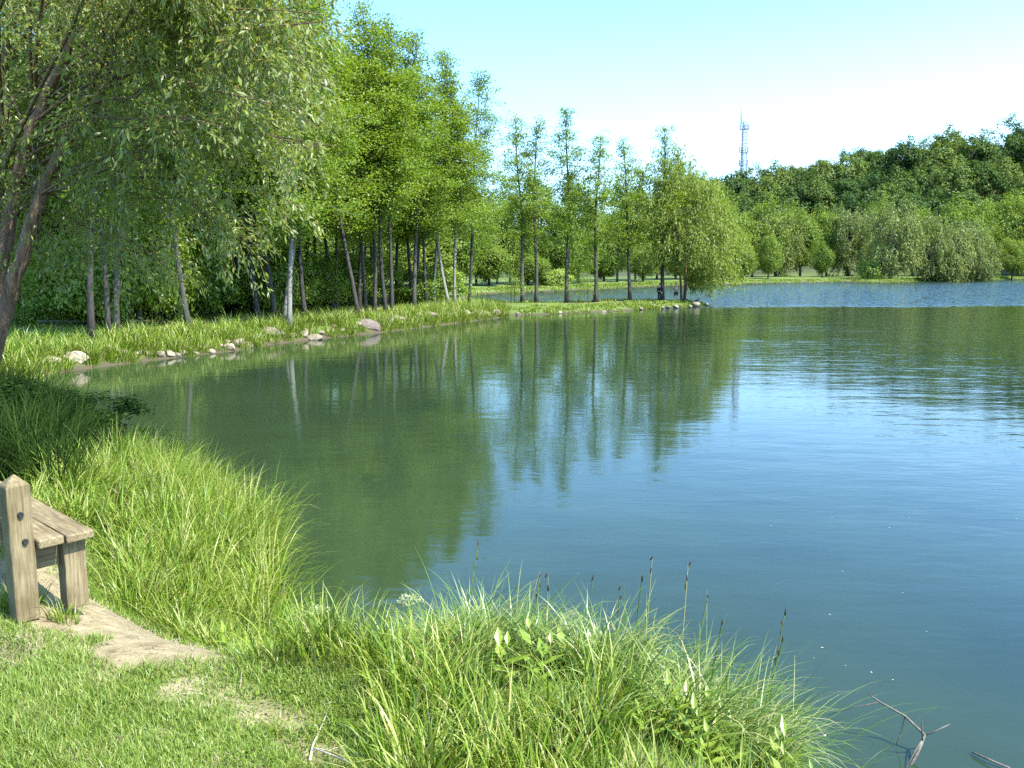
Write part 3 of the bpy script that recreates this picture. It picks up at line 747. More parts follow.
# ------------------------------------------------------------------ the big willow at the left edge
def big_willow():
    rng = np.random.default_rng(101)
    T = Tubes()
    D = 14.0
    foot = np.array([x_at(-30, D, 1.0), D, ground_at(x_at(-30, D, 1.0), D) - .1])
    def w(px, py, y): return at_y(px, py, y)
    stems = [
        ([(-22, 400, 14), (-6, 330, 14), (1, 270, 14), (13, 200, 13.9), (28, 140, 13.8), (48, 90, 13.6), (72, 42, 13.4), (90, -5, 13.2), (112, -80, 13)], .27, .07),
        ([(-18, 400, 13.7), (0, 330, 13.7), (18, 272, 13.6), (36, 212, 13.5), (50, 170, 13.5), (66, 145, 13.4), (100, 97, 13.2), (126, 66, 13.0), (152, 40, 12.8), (188, -4, 12.6), (240, -70, 12.3)], .24, .06),
        ([(-30, 395, 14.3), (-14, 320, 14.3), (-6, 240, 14.4), (2, 160, 14.5), (5, 80, 14.6), (9, 0, 14.8), (14, -90, 15)], .25, .08),
        ([(-6, 300, 14.2), (12, 215, 14.4), (34, 135, 14.7), (36, 95, 14.9), (50, 30, 15.2), (66, -60, 15.5)], .17, .05),
        ([(72, 138, 13.4), (84, 104, 13.6), (98, 66, 13.9), (114, 26, 14.2), (132, -30, 14.6)], .13, .05),
        ([(108, 88, 13.1), (130, 72, 13.2), (160, 50, 13.2), (196, 22, 13.3), (235, 5, 13.4), (280, -5, 13.4)], .075, .03),
        ([(-60, 390, 14.2), (-90, 300, 14.4), (-130, 180, 14.6), (-180, 40, 15), (-220, -80, 15.2)], .22, .06)]
    lines = []
    for pts, r0, r1 in stems:
        P = np.array([w(*p) for p in pts]); k = len(P)
        P2 = along(P, np.linspace(0, 1, 3 * k)); P2[1:-1] = (P2[:-2] + 2 * P2[1:-1] + P2[2:]) / 4 + rng.normal(0, .012, (3 * k - 2, 3))
        T.add(P2, .54 * np.linspace(r0, r1, 3 * k) * (1 + rng.normal(0, .04, 3 * k)), 10); lines.append((P2, r0))
    T.add([foot + (0, 0, -.2), foot + (.03, 0, .35), foot + (.12, 0, 1.0)], [.42, .28, .18], 12)
    # limbs that carry the crown: aimed at points of the crown volume
    twig0 = []
    targets = []
    for k in range(142):
        px = rng.uniform(-60, 345); 
        lim = np.interp(px, [-60, 20, 60, 200, 300, 345], [300, 300, 325, 300, 250, 120])
        py = rng.uniform(-120, lim)
        y = rng.uniform(8.6, 15.5) if px > 150 else rng.uniform(13.6, 17.5)
        if py > 185 and rng.random() < .6: continue
        targets.append(at_y(px * (.96 + 0 * y), py, y))
    # extra unseen limbs added above the view to shade the bank below
    for k in range(9):
        targets.append(np.array([rng.uniform(-4.3, .3), rng.uniform(6.0, 9.6), rng.uniform(6.5, 8.0)]))
    for c in targets:
        st, r0 = lines[rng.choice(len(lines), p=[.18, .24, .14, .12, .12, .14, .06])]
        # start lower on the stem than the target is
        cand = st[(st[:, 2] > 4.0)]
        dist = np.linalg.norm(cand - c, axis=1) + .8 * np.maximum(0, cand[:, 2] - c[2]) + rng.uniform(0, 1.5, len(cand))
        p0 = cand[np.argmin(dist)]
        v = c - p0; L = np.linalg.norm(v)
        t = np.linspace(0, 1, 8)[:, None]
        arch = np.array([0, 0, 1.0]) * (t * (1 - t)) * (.22 * L)
        pts = p0 + v * t + arch + rng.normal(0, .035, (8, 3)) * t * L * .4
        T.add(pts, np.linspace(.011 + .0024 * L, .005, 8), 5, False)
        for s in rng.uniform(.3, 1.0, max(3, int(2.4 * L + 3))):
            twig0.append((along(pts, np.array([s]))[0], unit(v), L))
    # hanging twigs with narrow leaves
    P, Dv, Ln = [], [], []
    tw = 0
    def off(q):
        fz = q[1] * CP - (q[2] - CAMZ) * SP
        px = CX + F * q[0] / fz; py = CY - F * ((q[2] - CAMZ) * CP + q[1] * SP) / fz
        return py > -60 and px > 362 - max(0, py - 60) * .22
    for p, v, L in twig0:
        for q in range(2):
            ln = rng.uniform(.45, 1.25)
            d = unit(v * .5 + rng.normal(0, .6, 3) + np.array([.1, 0, .05]))
            pts = wander(p, d, ln, 6, rng, .2, 0, .55)
            if off(pts[-1]) or off(pts[0]): continue
            tw += 1
            T.add(pts, np.linspace(.0032, .0015, 7), 3, False)
            n = int(48 * ln)
            t = rng.uniform(.05, 1, n)
            P.append(along(pts, t) + rng.normal(0, .05, (n, 3)))
            dd = unit(np.gradient(pts, axis=0))
            Dv.append(along(dd, t) * .8 + rng.normal(0, .5, (n, 3)) + np.array([0, 0, -.35]))
    P = np.concatenate(P); Dv = np.concatenate(Dv)
    # few leaves hang on the camera side of the bare stems
    fz = P[:, 1] * CP - (P[:, 2] - CAMZ) * SP
    px = CX + F * P[:, 0] / fz; py = CY - F * ((P[:, 2] - CAMZ) * CP + P[:, 1] * SP) / fz
    bare = (px < 150) & (P[:, 1] < 13.7) & (py > -30) & (py < 340) & (rng.random(len(P)) < .45)
    P, Dv = P[~bare], Dv[~bare]; n = len(P)
    # the photograph has a loose sprig hanging low by the far bank
    N = rng.normal(0, 1, (n, 3)) + np.array([0, 0, .6])
    L = rng.uniform(.07, .135, n)
    me = leaf_mesh('big_willow_crown', P, Dv, N, L, L * rng.uniform(.24, .36, n), .1)
    print('willow leaves', n, 'twigs', tw)
    r = empty('willow_tree', foot)
    tr = mesh_obj('trunk', T.mesh('big_willow_trunk'), M_WBARK, r); cr = mesh_obj('crown', me, M_WILLOW, r)
    for o in (tr, cr): o.location = tuple(-foot)
    tag(r, 'large leaning willow with several brown stems filling the upper left', 'tree')
big_willow()

# ------------------------------------------------------------------ grasses
def scatter(n, x0, x1, y0, y1, keep, rng=R):
    out = np.zeros((0, 2))
    while len(out) < n:
        q = np.stack([rng.uniform(x0, x1, n * 2), rng.uniform(y0, y1, n * 2)], 1)
        out = np.concatenate([out, q[keep(q[:, 0], q[:, 1])]])
    return out[:n]

def put(xy, dz=-.01): return np.column_stack([xy, land_z(xy[:, 0], xy[:, 1]) + dz])

# mown lawn by the camera: denser near
def keep_lawn(x, y):
    d = shore_dist(x, y)
    px = CX + F * x / (y * CP + 1.9 * SP)
    return (d > 1.3) & (px > -60) & (px < 900) & (R.random(len(x)) > dirt_at(x, y) * 1.25 - .02) & (R.random(len(x)) < np.clip(5.0 / (y + 1.5), .25, 1))
xy = scatter(230000, -5.5, 2.5, 2.3, 9.0, keep_lawn); n = len(xy)
pat = .5 + .5 * np.clip(wob(xy[:, 0] * 2.2, xy[:, 1] * 2.2), -1, 1)
tag(mesh_obj('lawn_grass', ribbon_mesh('lawn_grass', put(xy), R.uniform(0, 6.28, n), R.uniform(.05, .6, n), R.uniform(.5, 1.5, n), R.uniform(.03, .085, n) * (.65 + .7 * pat), R.uniform(.003, .006, n), segs=2), M_LAWN), 'short bright green lawn around the bench and worn soil', 'grass', kind='stuff')

xy = scatter(26000, -5.5, 2.5, 2.3, 9.0, lambda x, y: keep_lawn(x, y) & (wob(x * 1.9 + 4, y * 1.9) + .5 * wob(x * 5, y * 5 + 2) > .55)); n = len(xy)
tag(mesh_obj('dry_lawn_grass', ribbon_mesh('dry_lawn_grass', put(xy), R.uniform(0, 6.28, n), R.uniform(.3, 1.0, n), R.uniform(.9, 1.6, n), R.uniform(.03, .08, n), R.uniform(.003, .005, n), segs=2), M_STRAW2), 'dry straw-coloured blades in the thin patches of the lawn', 'grass', kind='stuff')
xy = scatter(9000, -5.5, 2.5, 2.3, 7.0, lambda x, y: keep_lawn(x, y) & (wob(x * 1.5 + 1, y * 1.5 + 7) > .5)); n = len(xy)
P = put(xy, .02); P[:, 2] += R.uniform(0, .025, n); a = R.uniform(0, 6.28, n)
tag(mesh_obj('clover', leaf_mesh('clover', P, np.column_stack([np.cos(a), np.sin(a), R.normal(.1, .25, n)]), np.column_stack([R.normal(0, .3, n), R.normal(0, .3, n), np.ones(n)]), R.uniform(.008, .018, n), R.uniform(.007, .015, n)), M_SHRUB), 'patches of small round-leaved clover in the lawn', 'ground cover', kind='stuff')

def clumps(name, centers, per, spread, hmin, hmax, wmin, wmax, mat, label, az0=None, bend=(.7, 2.0), segs=6, rng=R, lean=.0, hs=None):
    k = np.repeat(np.arange(len(centers)), per)
    n = len(k)
    r = spread * np.sqrt(rng.random(n)); a = rng.uniform(0, 6.28, n)
    b = centers[k].copy(); b[:, 0] += r * np.cos(a); b[:, 1] += r * np.sin(a)
    b[:, 2] = land_z(b[:, 0], b[:, 1]) - .02
    b[:, 2] = np.maximum(b[:, 2], -.06)
    az = a + rng.normal(0, .7, n)
    if az0 is not None:
        m = rng.random(n) < lean; az[m] = az0 + rng.normal(0, .6, m.sum())
    hh = rng.uniform(hmin, hmax, n) * np.repeat(rng.uniform(.7, 1.2, len(centers)) * (1 if hs is None else hs), per)
    me = ribbon_mesh(name, b, az, np.abs(rng.normal(0, .22, n)), rng.uniform(bend[0], bend[1], n), hh, rng.uniform(wmin, wmax, n), segs=segs, power=1.7)
    return tag(mesh_obj(name, me, mat), label, 'grass', kind='stuff')

WEEDS = [(at_y(760, 750, 3.3)[0], 3.3), (at_y(672, 752, 3.25)[0], 3.25), (at_y(530, 735, 3.75)[0], 3.75)]
def clear(x, y):
    return np.min([np.hypot(x - a, (y - b + .22) * .8) for a, b in WEEDS], axis=0) > .30
# sedge belt at the water's edge in front
def keep_sedge(x, y):
    d = shore_dist(x, y); px = CX + F * x / (y * CP + 2.6 * SP)
    return (d > -.12) & (d < 2.7) & (px > 442) & (px < 765) & (y > 3.0) & clear(x, y)
c = scatter(300, -1.6, 2.4, 3.0, 7, keep_sedge)
clumps('foreground_sedge', put(c), 38, .08, .5, 1.08, .005, .0115, M_SEDGE, 'tall arching sedge at the water edge in the foreground', az0=-.2, lean=.35, bend=(.9, 2.7), segs=7, hs=np.interp(shore_dist(c[:, 0], c[:, 1]), [.3, 1.2, 2.2], [.95, .78, .5]))
# tall grass from the bench round to the willow
def keep_left(x, y):
    d = shore_dist(x, y); px = CX + F * x / (y * CP + 2.4 * SP)
    return (d > -.1) & (d < 1.75 + .25 * wob(x, y) + 2.2 * (px < 118) * (y > 5.5) * (y < 8.3)) & (px < 272) & (px > -60) & (y < np.interp(px, [0, 55, 110, 112], [5.9, 6.9, 8.3, 99])) & (dirt_at(x - .34, y - .22) < .1) & (dirt_at(x - .15, y - .1) < .1) & (dirt_at(x, y) < .1) & (y > 5)
c = scatter(400, -7.5, -1.0, 5, 12, keep_left)
clumps('bank_tall_grass', put(c), 60, .12, .36, .98, .005, .015, M_BANK, 'tall bright grass on the bank between bench and water', bend=(.4, 2.4), hs=np.interp(shore_dist(c[:, 0], c[:, 1]), [.2, 1., 1.8], [1.1, .95, .55]) * np.interp(c[:, 1], [5.3, 6.6, 8], [.62, .9, 1.08]))
q = [G(20, 604), G(8, 606), G(31, 603), G(14, 612), G(2, 600), G(26, 610), G(-6, 612), G(60, 616), G(68, 618)]
c = np.array(q); clumps('bench_foot_grass', put(c), 42, .06, .10, .24, .003, .006, M_BANK, 'uncut grass tufts round the feet of the bench', segs=3)
# shorter grass fringe between lawn and the tall growth
def keep_fringe(x, y):
    d = shore_dist(x, y); px = CX + F * x / (y * CP + 2.1 * SP)
    return (d > .5) & (d < 3.2) & (px > 120) & (px < 800) & ((px > 395) | (d < 2.3)) & ((px < 250) | (px > 425) | (d > 1.9)) & (dirt_at(x - .12, y - .05) < .3) & clear(x, y) & (dirt_at(x, y) < .3)
c = scatter(420, -4, 2.6, 2.4, 7.2, keep_fringe)
clumps('fringe_grass', put(c), 50, .12, .15, .42, .005, .010, M_BANK, 'knee-high fresh grass between the lawn and the sedge', bend=(.6, 1.7), segs=4)
# growth under the willow, with shade put into its dark leaf colour
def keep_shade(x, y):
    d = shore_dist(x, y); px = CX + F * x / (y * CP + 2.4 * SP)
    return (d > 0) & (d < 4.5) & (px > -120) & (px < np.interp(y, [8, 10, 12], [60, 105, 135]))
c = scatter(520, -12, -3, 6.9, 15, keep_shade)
clumps('shade_dark_grass', put(c), 75, .22, .4, .95, .006, .013, M_SHADE_LEAF, 'long grass coloured dark for shade on the bank above the bench beside the leaning willow', segs=5, bend=(.4, 2.2))
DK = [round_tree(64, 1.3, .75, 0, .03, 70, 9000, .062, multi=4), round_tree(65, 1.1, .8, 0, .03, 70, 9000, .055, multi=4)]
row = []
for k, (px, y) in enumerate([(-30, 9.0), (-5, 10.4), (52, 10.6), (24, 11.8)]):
    x = x_at(px, y, 1.2); r = empty('shade_dark_bush', (x, y, ground_at(x, y) - .03), px * .1); s = R.uniform(.8, 1.05); r.scale = (s, s, s * R.uniform(.42, .55))
    mesh_obj('stem', DK[k % 2][0], M_BARK, r); mesh_obj('foliage', DK[k % 2][1], M_SHADE_LEAF, r); row.append(r)
label_row(row, 'leafy bush coloured dark for shade on the bank by the leaning willow, {o} from left', 'bush', 'bushes coloured dark for the willow shade')
# left bank and spit
def keep_bank(x, y):
    d = shore_dist(x, y); px = CX + F * x / (y * CP + 2.8 * SP)
    return (d > .08 + .2 * wob(x * 1.1, y * 1.1)) & (d < 3.2) & (px > -40) & (px < 505) & (x > -20) & (R.random(len(x)) < np.clip(1.25 - d * .3, .2, 1)) & (dirt_at(x, y) < .3)
c = scatter(980, -20, 1, 22, 62, keep_bank)
clumps('far_bank_grass', put(c), 46, .30, .28, .75, .018, .034, M_BANK, 'sunny grass tufts overhanging the stones of the left bank', segs=3, bend=(.6, 1.9), hs=R.uniform(.45, 1.5, len(c)))
def keep_wood(x, y):
    d = shore_dist(x, y); return (d > 2.5) & (d < 16) & (dirt_at(x, y) < .3)
c = scatter(900, -38, -3, 24, 72, keep_wood)
clumps('woodland_grass', put(c), 22, .4, .14, .34, .02, .04, M_BANK, 'short grass growing under the alders of the left wood', segs=2)
def keep_spit(x, y):
    d = shore_dist(x, y); return (d > -.05) & (d < 4) & (dirt_at(x, y) < .5)
c = scatter(520, -3, 18, 60, 80, keep_spit)
clumps('spit_grass', put(c), 40, .35, .10, .34, .03, .05, M_BANK, 'rough grass along the low bank of the spit', segs=3, bend=(.6, 1.8))
def keep_fs(x, y):
    d = shore_dist(x, y); return (d > -.1) & (d < 3)
c = scatter(900, -6, 150, 95, 245, keep_fs)
clumps('far_shore_reeds', put(c), 26, .9, .12, .34, .08, .15, M_BANK, 'strip of reeds and rough grass along the far shore', segs=2, bend=(.3, 1.2))

# flowering sedge stems with dark spikes
TS, TF = Tubes(), Tubes()
for px, py in [(478, 548), (540, 578), (548, 580), (592, 582), (652, 562), (688, 568), (642, 580), (708, 600), (785, 615), (782, 645), (620, 590), (722, 625)]:
    yy = R.uniform(4.6, 5.3); tip = at_y(px, py - 3, yy); b = np.array([tip[0] + R.uniform(-.15, .05), tip[1] + R.uniform(-.2, .1), 0]); b[2] = max(0, ground_at(b[0], b[1]))
    mid = (b + tip) / 2 + np.array([-.03, 0, .06])
    TS.add([b, mid, tip], [.0042, .0038, .003], 4, False)
    dr = unit(tip - mid)
    for q in range(R.integers(1, 4)):
        o = tip - dr * .07 * q + R.normal(0, .006, 3); dv = unit(dr + R.normal(0, .25, 3)); l = R.uniform(.03, .055)
        TF.add([o - dv * l * .5, o - dv * l * .2, o + dv * l * .25, o + dv * l * .5], [.002, .0055, .0048, .0015], 5)
sd = mesh_obj('sedge_flower_stems', TS.mesh('stems'), M_SEDGE); tag(sd, 'thin sedge stems with dark flower spikes above the foreground sedge', 'grass', kind='stuff')
mesh_obj('spikes', TF.mesh('spikes'), M_SEED, sd)['kind'] = 'stuff'

# ------------------------------------------------------------------ broad-leaved plants in the foreground
def leafy_plant(name, px, py, y, shoots, hgt, leafL, leafW, per, label, cat, spread=.12, mat=M_LUSH, seed=1):
    rng = np.random.default_rng(seed)
    p = at_y(px, py, y); x = p[0]; z = ground_at(x, y)
    T = Tubes(); P, D, N, L = [], [], [], []
    for k in range(shoots):
        b = rng.normal(0, spread, 2); b = np.array([b[0], b[1], 0]); b[2] = ground_at(x + b[0], y + b[1]) - z - .02
        pts = wander(b, (rng.normal(0, .15), rng.normal(0, .15), 1), hgt * rng.uniform(.7, 1.1), 5, rng, .12)
        T.add(pts, np.linspace(.004, .002, 6), 5); T.add([(0, 0, -.03), b * .5 + (0, 0, -.012), b], [.004, .004, .004], 4)
        for j in range(per):
            s = .35 + .65 * j / (per - 1); a = j * 2.0 + rng.uniform(0, .6); el = .25 + .6 * s
            P.append(along(pts, np.array([s]))[0]); D.append((math.cos(a) * math.cos(el), math.sin(a) * math.cos(el), math.sin(el) - .2)); N.append((-math.cos(a) * .4, -math.sin(a) * .4, 1)); L.append(leafL * rng.uniform(.6, 1.15) * (1.1 - .4 * s))
    r = empty(name, (x, y, z)); mesh_obj('stem', T.mesh('stem'), M_LUSH, r)
    L = np.array(L); mesh_obj('leaves', leaf_mesh('leaves', np.array(P), np.array(D), np.array(N, float), L, L * leafW, .12), mat, r)
    return tag(r, label, cat)
leafy_plant('leafy_weed', 760, 750, 3.3, 10, .40, .13, .30, 11, 'yellow-green leafy weed at the foot of the sedge beside the water', 'plant', .14, seed=3)
leafy_plant('leafy_weed', 672, 752, 3.25, 7, .34, .11, .30, 10, 'smaller yellow-green leafy weed in the sedge left of the tallest one', 'plant', .10, seed=4)
leafy_plant('nettle_plant', 530, 735, 3.75, 5, .34, .13, .45, 8, 'broad-leaved nettle in the middle of the foreground sedge', 'plant', .12, seed=5)
leafy_plant('nettle_plant', 425, 650, 5.3, 6, .72, .11, .38, 10, 'tall leafy weed at the left end of the foreground sedge', 'plant', .10, seed=6)
leafy_plant('dock_plant', 255, 660, 5.0, 6, .22, .17, .28, 7, 'low dock plant with long leaves at the edge of the worn soil', 'plant', .16, seed=7)
leafy_plant('dock_plant', 285, 690, 4.6, 5, .18, .16, .28, 7, 'low dock plant on the lawn edge near the dry stem', 'plant', .14, seed=8)

def iris(px, py, y, n, h, label):
    x = at_y(px, py, y)[0]; z = ground_at(x, y)
    b = np.column_stack([R.normal(0, .07, n), R.normal(0, .07, n), np.full(n, -.03)]); a = R.uniform(0, 6.28, n)
    o = mesh_obj('iris_clump', ribbon_mesh('iris', b, a, R.uniform(0, .15, n), R.uniform(.15, .6, n), R.uniform(.6, 1, n) * h, R.uniform(.012, .02, n), segs=5), M_BANK)
    o.location = (x, y, z); tag(o, label, 'plant')
iris(318, 668, 5.7, 34, .52, 'upright sword-leaved iris clump where the two grass banks meet')
iris(792, 760, 4.5, 30, .8, 'upright blade-leaved clump at the right end of the sedge')

def umbel(px, py, y, label):
    tip = at_y(px, py, y); x = tip[0]; z = ground_at(x, y); H = tip[2] - z
    T = Tubes(); T.add([(0, 0, 0), (.02, 0, H * .5), (0, 0, H * .82)], [.006, .005, .003], 6)
    P = []
    for k in range(16):
        a = k * 2.4; r = .09 * math.sqrt((k + .5) / 16); e = np.array([r * math.cos(a), r * math.sin(a), H - r * .25])
        T.add([(0, 0, H * .82), e * (1, 1, .97), e], [.0015, .0012, .001], 3, False)
        P.append(e + R.normal(0, .010, (22, 3)) * np.array([1, 1, .35]))
    r = empty('umbel_plant', (x, y, z)); mesh_obj('stem', T.mesh('stem'), M_LUSH, r)
    P = np.concatenate(P); n = len(P)
    mesh_obj('flower_head', leaf_mesh('umbel', P, R.normal(0, 1, (n, 3)), R.normal(0, .4, (n, 3)) + (0, 0, 1), R.uniform(.008, .014, n), R.uniform(.007, .011, n)), M_UMB, r)
    tag(r, label, 'plant')
M_UMB = leaf_mat('umbel_flowers', [(.26, .28, .13), (.36, .36, .2)], trans=.25, hue_obj=0)
umbel(410, 597, 5.6, 'cow parsley with a flat pale flower head left of the sedge spikes')
umbel(318, 607, 6.0, 'smaller pale-headed cow parsley above the iris clump')

# dry stems, twigs, dead branch
def twig(name, pts, rads, mat, label, cat, side=()):
    T = Tubes(); pts = np.array(pts); T.add(pts, rads, 6)
    for a, b, r in side: T.add([np.array(a), (np.array(a) + np.array(b)) / 2 + R.normal(0, .01, 3), np.array(b)], [r, r * .8, r * .4], 5)
    c = pts[0].copy(); me = T.mesh(name)
    me.transform(Matrix.Translation(-Vector(c))); o = mesh_obj(name, me, mat); o.location = tuple(c); tag(o, label, cat)
def gp(px, py, dz=.01):
    p = on_z(px, py, 1.45)
    for _ in range(6): p = on_z(px, py, ground_at(p[0], p[1]) + dz)
    return p
twig('dry_stalk', [gp(310, 760), gp(313, 745, .02), gp(322, 725, .02), gp(330, 705, .02), gp(332, 698, .02)], [.006, .005, .0035, .003, .002], M_STRAW, 'pale dry stalk lying on the lawn edge', 'stalk', [(gp(313, 748, .03), gp(345, 745, .03), .003), (gp(313, 748, .03), gp(356, 766, .03), .004)])
twig('dry_leaf_blade', [gp(240, 690), gp(241, 680, .03), gp(242, 668, .04)], [.003, .0035, .001], M_STRAW2, 'short pale dead blade standing in the low grass near the dock', 'blade')
twig('fallen_twig', [gp(124, 588), gp(140, 600, .02), gp(158, 608, .015), gp(182, 614, .02)], [.005, .006, .005, .003], M_TWIG, 'thin brown twig lying along the edge of the worn soil', 'twig')
def wp(px, py, z): return on_z(px, py, z)
twig('dead_branch', [wp(905, 775, -.05), wp(918, 752, .06), wp(925, 735, .14), wp(905, 716, .22), wp(880, 702, .3), wp(868, 694, .32)], [.013, .011, .010, .008, .006, .003], M_TWIG, 'dead dark branch sticking out of the shallow water lower right', 'branch',
     [(wp(925, 735, .14), wp(950, 724, .22), .007), (wp(923, 742, .10), wp(922, 720, .3), .006), (wp(905, 716, .22), wp(896, 745, .02), .005), (wp(872, 697, .31), wp(870, 686, .4), .003), (wp(880, 702, .3), wp(828, 715, .12), .004), (wp(925, 735, .14), wp(905, 770, 0), .006)])
twig('dead_branch', [wp(972, 752, .02), wp(990, 760, .03), wp(1010, 768, .02)], [.007, .008, .007], M_TWIG, 'short dead branch floating at the lower right corner', 'branch')

# long single blades leaning over the water
n = 26
bx = np.column_stack([R.uniform(1.3, 2.0, n), R.uniform(4.3, 5.2, n), np.zeros(n)]); bx[:, 2] = np.maximum(0, land_z(bx[:, 0], bx[:, 1]))
tag(mesh_obj('overhanging_blades', ribbon_mesh('blades', bx, R.normal(.3, .5, n), R.uniform(.2, .6, n), R.uniform(1.3, 2.2, n), R.uniform(.7, 1.35, n), R.uniform(.005, .009, n), segs=9, power=1.3), M_SEDGE), 'long pale blades arching out over the water at the right end', 'grass', kind='stuff')

# seeds and bits afloat
n = 26
P = np.array([on_z(px, py, .004) for px, py in zip(R.uniform(560, 1020, n), R.uniform(470, 765, n))]); P[:, 2] = .004
sp = leaf_mesh('bits', P, np.column_stack([R.normal(0, 1, (n, 2)), np.zeros(n)]), np.tile([0, 0, 1.], (n, 1)), R.uniform(.008, .03, n), R.uniform(.006, .014, n))
tag(mesh_obj('floating_debris', sp, M_STRAW), 'pale seeds and leaf bits drifting on the near water', 'debris', kind='stuff')

n = 700
q = scatter(n, -4.2, .3, 2.6, 5.6, lambda x, y: dirt_at(x, y) > .3 + .3 * R.random(len(x)))
sd_ = ribbon_mesh('litter', put(q, .004), R.uniform(0, 6.28, n), R.uniform(1.2, 1.5, n), R.uniform(1.45, 1.6, n), R.uniform(.012, .07, n), R.uniform(.003, .008, n), segs=2)
tag(mesh_obj('soil_litter', sd_, M_STRAW2), 'bits of dead grass and leaf litter on the worn soil', 'litter', kind='stuff')

# ------------------------------------------------------------------ stones
def stone_mesh(seed):
    rng = np.random.default_rng(seed)
    bm = bmesh.new(); bmesh.ops.create_icosphere(bm, subdivisions=3, radius=1)
    dirs = [unit(rng.normal(0, 1, 3)) for _ in range(9)]; cut = rng.uniform(.55, .9, 9)
    for v in bm.verts:
        p = np.array(v.co)
        for d, c in zip(dirs, cut):
            e = p @ d - c
            if e > 0: p = p - d * e * .85
        p *= 1 + .03 * math.sin(7 * p[0] + seed) * math.cos(6 * p[1])
        v.co = Vector(p)
    me = bpy.data.meshes.new('stone'); bm.to_mesh(me); bm.free()
    for q in me.polygons: q.use_smooth = False
    me.materials.append(M_STONE)
    return me
SM = [stone_mesh(k) for k in range(6)]
stones = [(40, 372, 12), (52, 370, 22), (76, 367, 34), (97, 364, 22), (118, 361, 14), (150, 358, 12), (176, 356, 14), (228, 350, 22), (236, 348, 26), (246, 347, 18), (256, 344, 16), (270, 342, 30), (281, 341, 16), (293, 340, 14), (303, 339, 20), (313, 339, 26), (340, 335, 14),
          (369, 332, 34), (389, 329, 18), (397, 328, 22), (408, 327, 14), (418, 325, 16), (431, 324, 24), (440, 323, 12), (447, 322, 14), (454, 321, 16), (465, 320, 16), (470, 319.5, 10), (477, 319, 16), (486, 318, 14), (494, 317, 20), (500, 316.5, 14), (518, 314.5, 9), (560, 313, 8), (604, 311.5, 8)]
ed = np.array([(p[0], p[1]) for p in stones])
for k in range(60):
    px = 36 + 468 * (k + R.uniform(0, .9)) / 60; stones.append((px, np.interp(px, ed[:, 0], ed[:, 1]) - R.uniform(-.4, 1.2), R.uniform(9, 18) * np.interp(px, [30, 500], [1.25, .8])))
row = []
for px, py, wpx in stones:
    p = on_z(px, py, .05); r = wpx * p[1] / F / 2 * .74
    o = mesh_obj('shore_stone', SM[R.integers(0, 6)]); o.location = (p[0], p[1] + r * .3, max(0, ground_at(p[0], p[1] + r * .3)) + r * .06); o.rotation_euler = (R.uniform(-.2, .2), R.uniform(-.2, .2), R.uniform(0, 6.28)); o.scale = (r, r * .8, r * R.uniform(.5, .7))
    look = ('large ' if wpx > 21 else 'small ' if wpx < 15 else 'medium ')
    if px in (369, 270):
        o.material_slots[0].link = 'OBJECT'; o.material_slots[0].material = M_STONE_DARK; look += 'dark'
    else: look += 'pale'
    o['look'] = look; row.append(o)
label_row(row, '{d} stone at the foot of the left bank, {o} from the left', 'stone', 'stones along the left bank')
row = []
for px, py, wpx in [(653, 307.5, 8), (663, 308.5, 5), (668, 308.3, 6), (676, 308, 7), (690, 307.3, 5), (696.5, 306.6, 10), (707, 305.3, 5), (641, 309.5, 5)]:
    p = on_z(px, py, .05); r = wpx * p[1] / F / 2
    o = mesh_obj('shore_stone', SM[R.integers(0, 6)]); o.location = (p[0], p[1] + r * .3, .05 + r * .3); o.rotation_euler = (0, 0, R.uniform(0, 6)); o.scale = (r, r * .8, r * .65)
    row.append(o)
label_row(row, 'pale stone at the waterline below the willow on the spit, {o} from the left', 'stone', 'stones at the tip of the spit')

